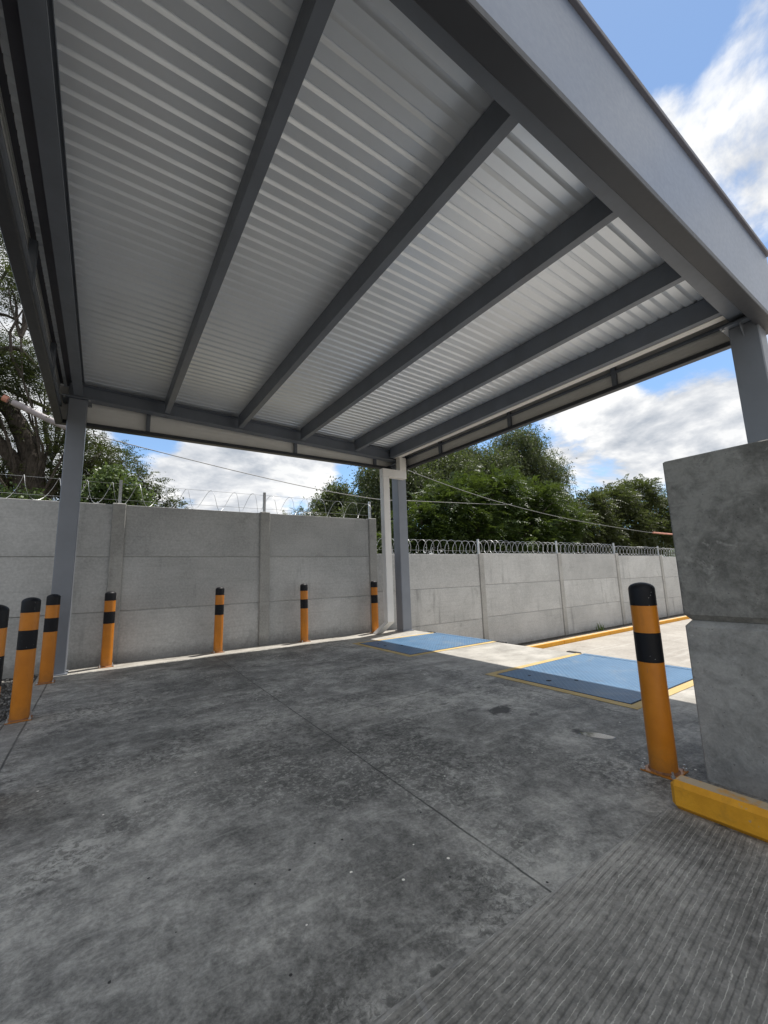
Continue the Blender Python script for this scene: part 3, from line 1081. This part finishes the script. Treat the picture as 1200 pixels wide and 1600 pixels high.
for (y, lab) in ((8.36, 'black rubber dock bumper at the far corner of the farther blue plate'), (6.12, 'black rubber dock bumper at the near corner of the farther blue plate'), (4.48, 'black rubber dock bumper at the far corner of the nearer blue plate'), (2.25, 'black rubber dock bumper at the near corner of the nearer blue plate')):
    b = MB(); b.box(7.001, 7.10, y - .12, y + .12, -.42, .012, bevel=.01)
    tag(b.build('dock_bumper', M['rubber'], origin=(7.05, y, -.42)), lab, 'dock bumper', 'rubber dock bumpers')

# ------------------------------------------------------------------ kerbs, blocks
def kerb_bar(b, x0, x1, y0, y1, z0, z1, bev):
    b.box(x0, x1, y0, y1, z0, z1, bevel=bev)
b = MB(); kerb_bar(b, 2.955, 3.10, -9.0, 1.335, .001, .165, .028)
M['kerb_top'] = M['yellow']
tag(b.build('kerb', M['yellow'], origin=(3.03, .5, 0)), 'thick yellow painted kerb in the foreground below the concrete block pillar', 'kerb')
b = MB()
x = 7.3
while x < 44:
    b.box(x, x + 2.985, 8.76, 8.94, -1.2, YZ + .135, bevel=.015); x += 3.0
tag(b.build('kerb', M['yellow'], origin=(20, 8.85, -1.2)), 'long thin yellow kerb running along the foot of the lower pale wall', 'kerb')

def block(name, x0, x1, y0, y1, z0, z1, mat, lab, ch=.035):
    # cast block subdivided and slightly uneven
    b = MB()
    rings = [(z0, 0), (z1 - .04, 0), (z1, .034)] if ch == 'low' else [(z0, .034), (z0 + .04, 0), (z1 - .008, 0), (z1, .008)]
    vs, fs = [], []
    c = .010
    for (z, e) in rings:
        a0, a1, b0, b1 = x0 + e, x1 - e, y0 + e, y1 - e
        vs += [(a0 + c, b0, z), (a1 - c, b0, z), (a1, b0 + c, z), (a1, b1 - c, z), (a1 - c, b1, z), (a0 + c, b1, z), (a0, b1 - c, z), (a0, b0 + c, z)]
    for i in range(len(rings) - 1):
        for j in range(8):
            j2 = (j + 1) % 8
            fs.append((i * 8 + j, i * 8 + j2, i * 8 + 8 + j2, i * 8 + 8 + j))
    fs.append(tuple(range(8))[::-1]); fs.append(tuple(len(vs) - 8 + j for j in range(8)))
    b.add(vs, fs)
    return tag(b.build(name, mat, origin=((x0 + x1) / 2, (y0 + y1) / 2, z0)), lab, 'concrete block', 'stacked concrete blocks')
block('concrete_block', 3.505, 4.15, -.70, 1.338, .001, 1.066, M['block2'], 'pale lower concrete block standing on the slab behind the yellow kerb', 'low')
block('concrete_block', 3.505, 4.15, -.70, 1.338, 1.068, 2.245, M['block'], 'dark stained upper concrete block stacked on the paler one')

# ------------------------------------------------------------------ cables over the wall
def catenary(a, c, sag, n=18):
    a, c = Vector(a), Vector(c)
    return [a.lerp(c, i / n) + Vector((0, 0, -4 * sag * (i / n) * (1 - i / n))) for i in range(n + 1)]
def cable(lab, a, c, sag, r, mat, sleeves=()):
    o = thing('overhead_cable', lab, 'cable', tuple((Vector(a) + Vector(c)) / 2), 'overhead cables')
    pts = catenary(a, c, sag, 40)
    b = MB(); b.tube(pts, r, 6); b.build('wire', mat, o, True)
    for (t0, t1, rr, mt) in sleeves:
        i0, i1 = int(t0 * 40), int(t1 * 40)
        b = MB(); b.tube(pts[i0:i1 + 1], rr, 10); b.build('cable_sleeve', mt, o, True)
    return o
def spline(P, per=8):
    P = [Vector(p) for p in P]
    out = []
    for i in range(len(P) - 1):
        for q in range(per):
            t = q / per
            p0 = P[max(i - 1, 0)]; p1 = P[i]; p2 = P[i + 1]; p3 = P[min(i + 2, len(P) - 1)]
            out.append(.5 * ((2 * p1) + (p2 - p0) * t + (2 * p0 - 5 * p1 + 4 * p2 - p3) * t * t + (3 * p1 - p0 - 3 * p2 + p3) * t ** 3))
    return out + [P[-1]]
def cable(lab, pts, r, mat, sleeves=()):
    o = thing('overhead_cable', lab, 'cable', tuple(pts[len(pts) // 2]), 'overhead cables')
    b = MB(); b.tube(pts, r, 6); b.build('wire', mat, o, True)
    for (a, c, rr, mt) in sleeves:
        q = [p for p in pts if a <= p.x <= c]
        b = MB(); b.tube(q, rr, 12); b.build('cable_sleeve', mt, o, True)
    return o
cable('overhead cable with thick grey sleeve at far left, sagging over the tall wall',
      spline([(-7.0, 12, 8.3), (-3.6, 12, 6.38), (-2.08, 12, 5.70), (-1.4, 12, 5.40), (-.91, 12, 5.215), (-.33, 12, 5.10), (2.9, 12, 4.62), (5.6, 12, 4.30), (7.9, 12, 4.15), (9.3, 12, 4.20), (12, 12, 4.31), (14.8, 12, 4.44), (15.6, 12.3, 4.6)], 12),
      .0115, M['cable'], ((-1.98, -.5, .072, M['sleeve']), (-2.10, -1.98, .075, M['sleeve_end'])))
cable('pale cable slanting down in front of the bright green tree to an orange sleeve',
      spline([(4.0, 12, 6.5), (9.3, 12, 5.38), (12.2, 12, 4.84), (15.2, 12, 4.43), (20, 12, 4.00), (27, 12, 3.66), (29.0, 12, 3.62), (31, 12, 3.6), (34, 12, 3.6)], 10),
        .014, M['cable'], ((28.6, 34, .055, M['sleeve_end']),))

# ------------------------------------------------------------------ trees
def limb_path(a, c, n=7, bend=.12):
    a, c = Vector(a), Vector(c)
    L = (c - a).length
    off = Vector((random.uniform(-1, 1), random.uniform(-1, 1), random.uniform(-.3, 1))) * bend * L
    pts = []
    for i in range(n + 1):
        t = i / n
        p = a.lerp(c, t) + off * (4 * t * (1 - t)) + Vector((random.uniform(-1, 1), random.uniform(-1, 1), random.uniform(-1, 1))) * .025 * L * (0 < i < n)
        pts.append(p)
    return pts

def quads(C, D, W, ln, wd):
    """diamond leaves: C base, D direction, W width direction"""
    n = len(C)
    V = np.empty((n, 4, 3))
    V[:, 0] = C
    V[:, 1] = C + D * (ln * .45)[:, None] + W * (wd * .5)[:, None]
    V[:, 2] = C + D * ln[:, None]
    V[:, 3] = C + D * (ln * .45)[:, None] - W * (wd * .5)[:, None]
    F = np.arange(n * 4).reshape(n, 4)
    return V.reshape(-1, 3), F

def unit(a):
    return a / np.maximum(np.linalg.norm(a, axis=-1, keepdims=True), 1e-9)

def in_blobs(blobs, n, shell=.55):
    """points spread through the outer part of the blobs"""
    bl = np.array(blobs)
    vol = bl[:, 3] ** 2.3
    idx = rng.choice(len(bl), n, p=vol / vol.sum())
    d = unit(rng.normal(size=(n, 3)))
    r = (shell + (1 - shell) * rng.random(n)) * (.72 + .45 * rng.random(n))
    lump = 1 + .22 * np.sin(d[:, 0] * 5 + idx) * np.sin(d[:, 1] * 6 + 2 * idx) * np.sin(d[:, 2] * 5 + idx * .7)
    return bl[idx, :3] + d * (bl[idx, 3] * r * lump)[:, None] * np.array([1, 1, .9]), d

def clumps(blobs, n, sub, spread):
    """leaf clumps: twig ends with leaves gathered round them"""
    P, d = in_blobs(blobs, n)
    Q = np.repeat(P, sub, 0) + rng.normal(size=(n * sub, 3)) * spread * np.array([1, 1, .55])
    return Q, np.repeat(d, sub, 0)

def foliage_loose(blobs, n, sub, spread, ln, wd, droop=.3):
    C, d = clumps(blobs, n, sub, spread)
    D = unit(d * .6 + rng.normal(size=C.shape) * .8 + np.array([0, 0, -droop]))
    W = unit(np.cross(D, rng.normal(size=C.shape)))
    k = len(C)
    return quads(C, D, W, ln * rng.uniform(.6, 1.3, k), wd * rng.uniform(.6, 1.3, k))

def foliage_weeping(blobs, n, per, length, ln, wd):
    """hanging strands with narrow leaves on both sides"""
    P, d = in_blobs(blobs, n, .4)
    hang = length * rng.uniform(.4, 1.3, n)
    out = unit(d * np.array([1, 1, 0.0]) + 1e-6)
    t = np.tile(np.arange(per) / per, n)
    PP = np.repeat(P, per, 0); HH = np.repeat(hang, per); OO = np.repeat(out, per, 0)
    C = PP + OO * (.35 * HH * np.sqrt(t))[:, None] + np.array([0, 0, -1.0]) * (HH * t * t * .9 + HH * t * .25)[:, None]
    C += rng.normal(size=C.shape) * .03
    D = unit(np.array([0, 0, -.8]) + rng.normal(size=C.shape) * .55)
    W = unit(np.cross(D, rng.normal(size=C.shape)))
    k = len(C)
    return quads(C, D, W, ln * rng.uniform(.6, 1.3, k), wd * rng.uniform(.7, 1.2, k))

def foliage_sprays(blobs, n, per, length, ln, wd, lift=.15):
    """feathery flat sprays: a twig with leaflets left and right of it"""
    P, d = in_blobs(blobs, n, .45)
    A = unit(d * np.array([1, 1, .35]) + rng.normal(size=d.shape) * .45 + np.array([0, 0, lift]))
    N = unit(np.array([0, 0, 1.0]) + rng.normal(size=d.shape) * .35)
    S = unit(np.cross(A, N))
    L = length * rng.uniform(.6, 1.3, n)
    t = np.tile(np.linspace(0, 1, per), n)
    sgn = np.tile(np.where(np.arange(per) % 2 == 0, 1.0, -1.0), n)
    AA = np.repeat(A, per, 0); SS = np.repeat(S, per, 0); NN = np.repeat(N, per, 0); LL = np.repeat(L, per)
    C = np.repeat(P, per, 0) + AA * (LL * t)[:, None] - np.array([0, 0, 1.0]) * (LL * t * t * .35)[:, None]
    D = unit(SS * sgn[:, None] + AA * .35 + rng.normal(size=C.shape) * .18 - np.array([0, 0, .25]))
    W = unit(AA + rng.normal(size=C.shape) * .15)
    k = len(C)
    taper = (1 - .55 * t)
    return quads(C, D, W, ln * taper * rng.uniform(.75, 1.2, k), wd * rng.uniform(.75, 1.2, k))

def tree(name, label, base, blobs, leaf_sets, mat, trunk_r, fork, cat='tree', group='trees beyond the wall', extra=None, limbs_r=.3, every=1):
    o = thing(name, label, cat, base, group)
    b = MB()
    base = Vector(base)
    fork = Vector(fork)
    tp = limb_path(base, fork, 8, .06)
    b.tube(tp, [trunk_r * (1.25 - .55 * i / 8) for i in range(9)], 12, wob=.06)
    for (x, y, z, r) in blobs[::every]:
        c = Vector((x, y, z))
        p = limb_path(fork, c, 7, .12)
        b.tube(p, [trunk_r * limbs_r * (1.3 - 1.1 * i / 7) + .012 for i in range(8)], 7, wob=.08)
        for _ in range(5):
            d = Vector((random.gauss(0, 1), random.gauss(0, 1), random.gauss(.2, .7))).normalized()
            s = p[random.randint(4, 7)]
            q = limb_path(s, c + d * r * .85, 4, .12)
            b.tube(q, [trunk_r * .10 * (1.2 - i * .25) + .008 for i in range(5)], 5)
    if extra:
        extra(b)
    b.build('trunk', M['bark'], o, True)
    Vs, Fs, off = [], [], 0
    for V, F in leaf_sets:
        Vs.append(V); Fs.append(F + off); off += len(V)
    raw_mesh('crown', np.concatenate(Vs), np.concatenate(Fs), mat, o)
    return o

# tall weeping pepper tree
pep = [(26.7, 20, 11.2, 2.0), (29.2, 20, 9.2, 2.1), (23.5, 20.3, 9.0, 2.2), (19.0, 20, 8.0, 2.2), (15.6, 20, 7.0, 2.2), (13.2, 20, 7.4, 1.3),
       (12.6, 20, 5.2, 1.5), (30.9, 20, 7.2, 1.4), (13.6, 20, 4.2, 1.9), (21.2, 20, 6.2, 2.3), (18.0, 20.6, 9.6, 1.3), (15.2, 20.5, 8.4, 1.4), (26, 20, 6.5, 2.4), (22, 22, 10.0, 1.8),
       (29.5, 20, 5.0, 2.2), (32.3, 20, 5.2, 1.6)]
tree('pepper_tree', 'tallest tree with drooping grey-green foliage rising behind the bright green one', (20.5, 21, -1.1), pep,
     [foliage_weeping(pep, 14000, 15, 1.3, .23, .05), foliage_loose(pep, 7000, 9, .32, .20, .075, .5)], M['leaf_pepper'], .45, (20.5, 20.6, 3.2))
# bright green feathery tree in front of it
bri = [(15.0, 16, 5.0, 1.6), (18.6, 16, 5.9, 1.8), (22.6, 16, 5.5, 1.8), (25.4, 16, 4.6, 1.4), (13.2, 16, 3.9, 1.4), (16.8, 16, 3.7, 1.9), (21.2, 16, 3.7, 1.9), (24.4, 16, 3.1, 1.3),
       (14.0, 16, 2.6, 1.4), (18.6, 15.6, 2.6, 1.6), (11.6, 16.4, 2.6, 1.2), (22.6, 16, 2.3, 1.4), (20.4, 16.3, 6.4, 1.2), (16.6, 16, 5.8, 1.1)]
tree('acacia_tree', 'wide bright green feathery tree directly behind the lower wall', (18.5, 16.4, -1.1), bri,
     [foliage_sprays(bri, 9000, 16, .75, .21, .085)], M['leaf_bright'], .30, (18.5, 16.3, 1.4))
# dark olive mesquite at right
rm = [(31.0, 17, 6.2, 1.4), (34.4, 17, 6.8, 1.7), (38.8, 17, 7.6, 1.9), (42.6, 17, 6.6, 1.8), (36.0, 17, 4.8, 2.2), (31.2, 17, 4.3, 1.8), (41.2, 17, 4.2, 2.0), (28.8, 17, 4.6, 1.5), (45.5, 17, 5.0, 1.8), (33, 17, 2.8, 1.7), (38, 17, 2.6, 1.8),
      (29.6, 17, 2.6, 1.6)]
tree('mesquite_tree', 'dark olive rounded tree standing farthest right over the lower wall', (36.5, 17.3, -1.1), rm,
     [foliage_sprays(rm, 10500, 14, .7, .22, .085), foliage_loose(rm, 2500, 8, .28, .18, .09)], M['leaf_mesq'], .28, (36.5, 17.2, 1.6))
# low shrubs beyond the far end
fr = [(52, 20, 2.4, 1.5), (56, 20.5, 2.9, 1.7), (60, 20, 2.6, 1.7), (65, 21, 3.2, 2.2)]
tree('shrub', 'low dusty green shrub in the distance between the right tree and the block pillar', (57, 20.5, -1.1), fr,
     [foliage_sprays(fr, 1500, 12, .7, .24, .11)], M['leaf_bush'], .12, (57, 20.5, .6), 'shrub')
# small tree in the middle gap
md = [(13.8, 26, 7.5, 1.0), (12.8, 26, 6.5, 1.0), (14.9, 26, 6.6, 1.1), (13.8, 26, 5.6, 1.5), (12.6, 26, 4.9, 1.2), (15.4, 26, 5.0, 1.4), (13.9, 26, 3.8, 1.6)]
tree('pepper_tree', 'small rounded grey-green tree above the end of the tall wall left of the downspout', (13.9, 26.2, -1.1), md,
     [foliage_weeping(md, 2600, 13, 1.0, .24, .065), foliage_loose(md, 1800, 8, .25, .2, .09, .4)], M['leaf_pepper'], .22, (13.9, 26.1, 2.6))
mb_ = [(10.1, 24, 5.4, .55), (11.0, 24, 5.4, .6), (9.1, 24, 5.0, .45), (10.4, 24, 4.7, .8), (11.6, 24, 4.8, .7)]
tree('mesquite_tree', 'sparse wispy treetop just above the white scrap on the razor wire', (10.4, 24.2, -1.1), mb_,
     [foliage_sprays(mb_, 520, 10, .5, .16, .06)], M['leaf_mesq'], .14, (10.4, 24.1, 3.4))
# gnarled mesquite at left, trunk and limbs visible against the sky
lm = []
for i in range(60):
    x = random.uniform(-5.4, .3)
    z = 4.6 + 6.4 * random.random() ** .9
    if x > -1.2 and z > 7.6:
        continue
    lm.append((x, 13.4 + random.uniform(-1.4, 1.6), z, random.uniform(.35, .62)))
lm += [(-2.1, 13.8, 4.2, .6), (-1.2, 13.9, 4.2, .6), (-3.0, 13.8, 4.6, .6), (-1.0, 13.7, 5.0, .55), (-.6, 14, 4.4, .6)]
def left_limbs(b):
    def T(pts, r0, r1, n=10):
        P = []
        pts = [Vector(p) for p in pts]
        for i in range(len(pts) - 1):
            for k in range(4):
                t = k / 4
                p0 = pts[max(i - 1, 0)]; p1 = pts[i]; p2 = pts[i + 1]; p3 = pts[min(i + 2, len(pts) - 1)]
                P.append(.5 * ((2 * p1) + (p2 - p0) * t + (2 * p0 - 5 * p1 + 4 * p2 - p3) * t * t + (3 * p1 - p0 - 3 * p2 + p3) * t ** 3))
        P.append(pts[-1])
        m = len(P) - 1
        b.tube(P, [r0 + (r1 - r0) * i / m for i in range(m + 1)], n, wob=.07)
    T([(-1.55, 13.5, 1.5), (-1.55, 13.5, 3.4), (-1.64, 13.5, 4.33), (-1.72, 13.5, 4.9), (-1.98, 13.5, 5.55), (-2.33, 13.5, 6.1), (-2.9, 13.4, 6.5), (-3.8, 13.3, 7.2)], .30, .13)
    T([(-1.66, 13.5, 3.7), (-1.95, 13.45, 4.5), (-2.30, 13.4, 5.0), (-2.8, 13.3, 5.45), (-3.8, 13.2, 6.3)], .20, .10)
    T([(-1.45, 13.6, 3.6), (-1.1, 13.8, 4.3), (-.7, 14.0, 4.7), (-.35, 14.2, 5.1), (-.2, 14.3, 5.4)], .17, .03)
    T([(-2.6, 13.4, 6.35), (-2.3, 13.4, 6.45), (-1.9, 13.5, 6.30), (-1.5, 13.5, 6.15), (-.9, 13.5, 5.9), (-.3, 13.6, 5.9)], .075, .025, 7)
    T([(-2.9, 13.4, 6.5), (-2.5, 13.3, 7.3), (-2.1, 13.3, 7.5), (-1.6, 13.3, 7.0), (-1.1, 13.3, 6.9)], .085, .025, 7)
    T([(-3.4, 13.3, 6.9), (-2.9, 13.2, 8.0), (-2.4, 13.2, 8.3), (-1.9, 13.2, 8.0)], .07, .02, 7)
    T([(-3.0, 13.2, 7.9), (-2.6, 13.1, 9.0), (-2.3, 13.1, 10.2)], .05, .015, 6)
    T([(-1.4, 13.5, 6.1), (-1.5, 13.5, 5.6), (-1.3, 13.5, 5.2)], .04, .015, 6)
    T([(-1.15, 13.5, 6.0), (-1.05, 13.5, 5.5), (-1.15, 13.5, 5.1)], .035, .012, 6)
    for _ in range(45):
        s = Vector((random.uniform(-4.0, -.4), random.uniform(12.8, 14.2), random.uniform(5.2, 9.6)))
        e = s + Vector((random.gauss(0, .6), random.gauss(0, .4), random.gauss(0, .5)))
        b.tube(limb_path(s, e, 6, .25), [.018 - .0022 * i for i in range(7)], 5)
tree('mesquite_tree', 'gnarled dark-trunked tree with open feathery crown at the far left', (-1.55, 13.5, -1.1), lm,
     [foliage_sprays(lm, 9000, 12, .36, .085, .030)], M['leaf_dark'], .30, (-1.6, 13.5, 2.2), extra=left_limbs, limbs_r=.05, every=6)
l2 = [(-.36, 15, 5.2, .75), (.31, 15, 5.0, .7), (.94, 15, 4.65, .6), (1.45, 15, 4.2, .5), (-.14, 15, 4.3, .75), (.7, 15, 4.1, .65), (-.85, 15, 5.5, .6), (-1.6, 15.2, 4.6, .8), (-2.6, 15.4, 4.6, .9), (-3.6, 15.4, 4.8, .9), (1.9, 15.1, 3.9, .4), (-1.2, 15.2, 3.6, .8), (-2.4, 15.3, 3.6, .9), (.3, 15.1, 3.5, .7), (1.2, 15, 3.5, .6)]
tree('mesquite_tree', 'bushy olive tree behind the tall wall right of the left column', (-.2, 15.2, -1.1), l2,
     [foliage_sprays(l2, 3300, 12, .36, .10, .038), foliage_loose(l2, 500, 7, .14, .09, .045)], M['leaf_dark'], .16, (-.1, 15.1, 2.6))
lb = [(-.13, 12, 3.85, .36), (.2, 12, 3.85, .44), (.6, 12, 3.6, .36), (-.36, 12, 3.5, .34), (.05, 12, 4.15, .27), (.9, 12.1, 3.25, .3), (-1.5, 12.1, 3.3, .4), (-2.0, 12.1, 3.4, .35), (.3, 12, 3.2, .5), (-.6, 12.1, 3.2, .4)]
tree('shrub', 'light green leafy shrub poking above the tall wall beside the left column', (0, 12.1, -1.1), lb,
     [foliage_loose(lb, 900, 8, .10, .10, .055, .4)], M['leaf_bush'], .06, (0, 12.1, 2.4), 'shrub', 'shrubs beyond the wall')

# weed at the foot of the lower wall
b = MB()
for i in range(26):
    a = random.uniform(0, 6.28); h = random.uniform(.10, .38)
    p = Vector((16.9 + random.gauss(0, .18), 9.45 + random.gauss(0, .05), -1.0))
    d = Vector((math.cos(a) * .5, math.sin(a) * .3, 1)).normalized()
    w = Vector((-math.sin(a), math.cos(a), 0)) * .018
    b.add([p - w, p + w, p + d * h * .7 + w * .6, p + d * h, p + d * h * .7 - w * .6], [(0, 1, 2, 3, 4)])
tag(b.build('weed', M['leaf_bush'], origin=(16.9, 9.45, -1)), 'small green weed growing at the foot of the lower wall', 'weed')

# ------------------------------------------------------------------ sky, sun
SUN = Vector((.392, .104, 1.0)).normalized()
w = bpy.data.worlds.new('World')
SC.world = w
w.use_nodes = True
nt = w.node_tree
k = NB(nt)
bg = nt.nodes['Background']
sky = k.n('ShaderNodeTexSky')
sky.sky_type = 'NISHITA'
sky.sun_disc = False
sky.sun_elevation = math.asin(SUN.z)
sky.sun_rotation = math.atan2(SUN.x, SUN.y)
sky.altitude = 1800
sky.air_density = 1.0
sky.dust_density = .3
sky.ozone_density = 1.2
d = k.n('ShaderNodeTexCoord').outputs['Generated']
s = k.sep(d)
den = k.math('ADD', k.math('MAXIMUM', s[2], 0.0), .38)
cx = k.math('DIVIDE', s[0], den)
cy = k.math('DIVIDE', s[1], den)
cb = k.n('ShaderNodeCombineXYZ')
k.link(cx, cb.inputs[0]); k.link(cy, cb.inputs[1]); k.link(k.math('MULTIPLY', s[2], .6), cb.inputs[2])
P = cb.outputs[0]
n1 = k.noise(k.scale(P, (1, 1, 1), (4.3, 1.9, 0)), 2.5, 11, .58, .25)
n1b = k.noise(k.scale(P, (1, 1, 1), (4.3 + .05, 1.9 + .02, .03)), 2.5, 11, .58, .25)
def mask(v, width):
    v = Vector(v).normalized()
    dp = k.n('ShaderNodeVectorMath', operation='DOT_PRODUCT')
    nm = k.n('ShaderNodeVectorMath', operation='NORMALIZE')
    k.link(d, nm.inputs[0])
    k.link(nm.outputs[0], dp.inputs[0])
    dp.inputs[1].default_value = v
    return k.smooth(dp.outputs['Value'], math.cos(R(width)), 1.0)
bias = k.math('MULTIPLY', k.smooth(s[1], .15, -.35), .16)  # extra cloud out of view behind the camera, added to whiten the light
for (v, wd, amt) in (((.575, .221, .788), 10, -.20), ((.90, .27, .35), 7, -.20), ((.72, .11, .69), 9, .07), ((.79, .17, .59), 9, .10), ((.64, .13, .757), 5, -.06), ((.656, .231, .719), 5, .10),
                     ((.86, .40, .31), 15, .10), ((.93, .26, .24), 12, .11), ((.062, .954, .30), 5, -.14), ((.17, .96, .235), 8, .2), ((.19, .964, .175), 4, -.10), ((.34, .917, .24), 14, .17), ((.35, .92, .165), 4, -.10), ((.49, .84, .25), 4, -.08), ((-.16, .85, .50), 24, .30)):
    m_ = k.math('MULTIPLY', mask(v, wd), amt)
    bias = m_ if bias == 0.0 else k.math('ADD', bias, m_)
dens = k.math('ADD', n1, bias)
densb = k.math('ADD', n1b, bias)
cov = k.smooth(dens, .47, .60)
shade = k.math('SUBTRACT', dens, densb)
lit = k.math('MULTIPLY_ADD', shade, 5.5, .72, clamp=True)
thick = k.smooth(dens, .56, .80)
lit = k.math('SUBTRACT', lit, k.math('MULTIPLY', thick, .16), clamp=True)
ccol = k.ramp(lit, [(0.0, (2.4, 2.62, 2.95)), (.5, (3.6, 3.72, 3.92)), (1.0, (5.2, 5.2, 5.15))])
fin = k.mix(cov, k.mix(.16, k.mix(1.0, sky.outputs[0], (.76, .93, 1.0), 'MULTIPLY'), (3.0, 3.3, 3.6)), ccol)
k.link(fin, bg.inputs['Color'])
bg.inputs['Strength'].default_value = .10

sl = bpy.data.lights.new('sun', 'SUN')
sl.energy = 3.1
sl.angle = R(.53)
sl.color = (1.0, .95, .88)
so = bpy.data.objects.new('sun', sl)
COL.objects.link(so)
so.rotation_euler = SUN.to_track_quat('Z', 'Y').to_euler()
so.location = SUN * 60

# ------------------------------------------------------------------ camera
yaw, pit, rol = 0.59866, 0.15414, -0.03272
f = Vector((math.sin(yaw) * math.cos(pit), math.cos(yaw) * math.cos(pit), math.sin(pit)))
r = Vector((math.cos(yaw), -math.sin(yaw), 0))
u = r.cross(f)
r2 = r * math.cos(rol) + u * math.sin(rol)
u2 = -r * math.sin(rol) + u * math.cos(rol)
cam = bpy.data.cameras.new('camera')
cam.sensor_fit = 'VERTICAL'
cam.sensor_height = 36
cam.sensor_width = 27
cam.lens = 645.3 * 36 / 1600
cam.clip_start = .05
cam.clip_end = 2000
co = bpy.data.objects.new('camera', cam)
COL.objects.link(co)
mx = Matrix(((r2.x, u2.x, -f.x), (r2.y, u2.y, -f.y), (r2.z, u2.z, -f.z)))
co.matrix_world = Matrix.Translation((0, 0, 1.45)) @ mx.to_4x4()
SC.camera = co

SC.render.engine = 'CYCLES'
SC.cycles.max_bounces = 10
SC.cycles.diffuse_bounces = 6
SC.cycles.glossy_bounces = 4
SC.cycles.transmission_bounces = 6
SC.cycles.sample_clamp_indirect = 6
SC.cycles.use_denoising = True
SC.view_settings.view_transform = 'Standard'
SC.view_settings.look = 'None'
SC.view_settings.gamma = 1
SC.view_settings.exposure = 1.05
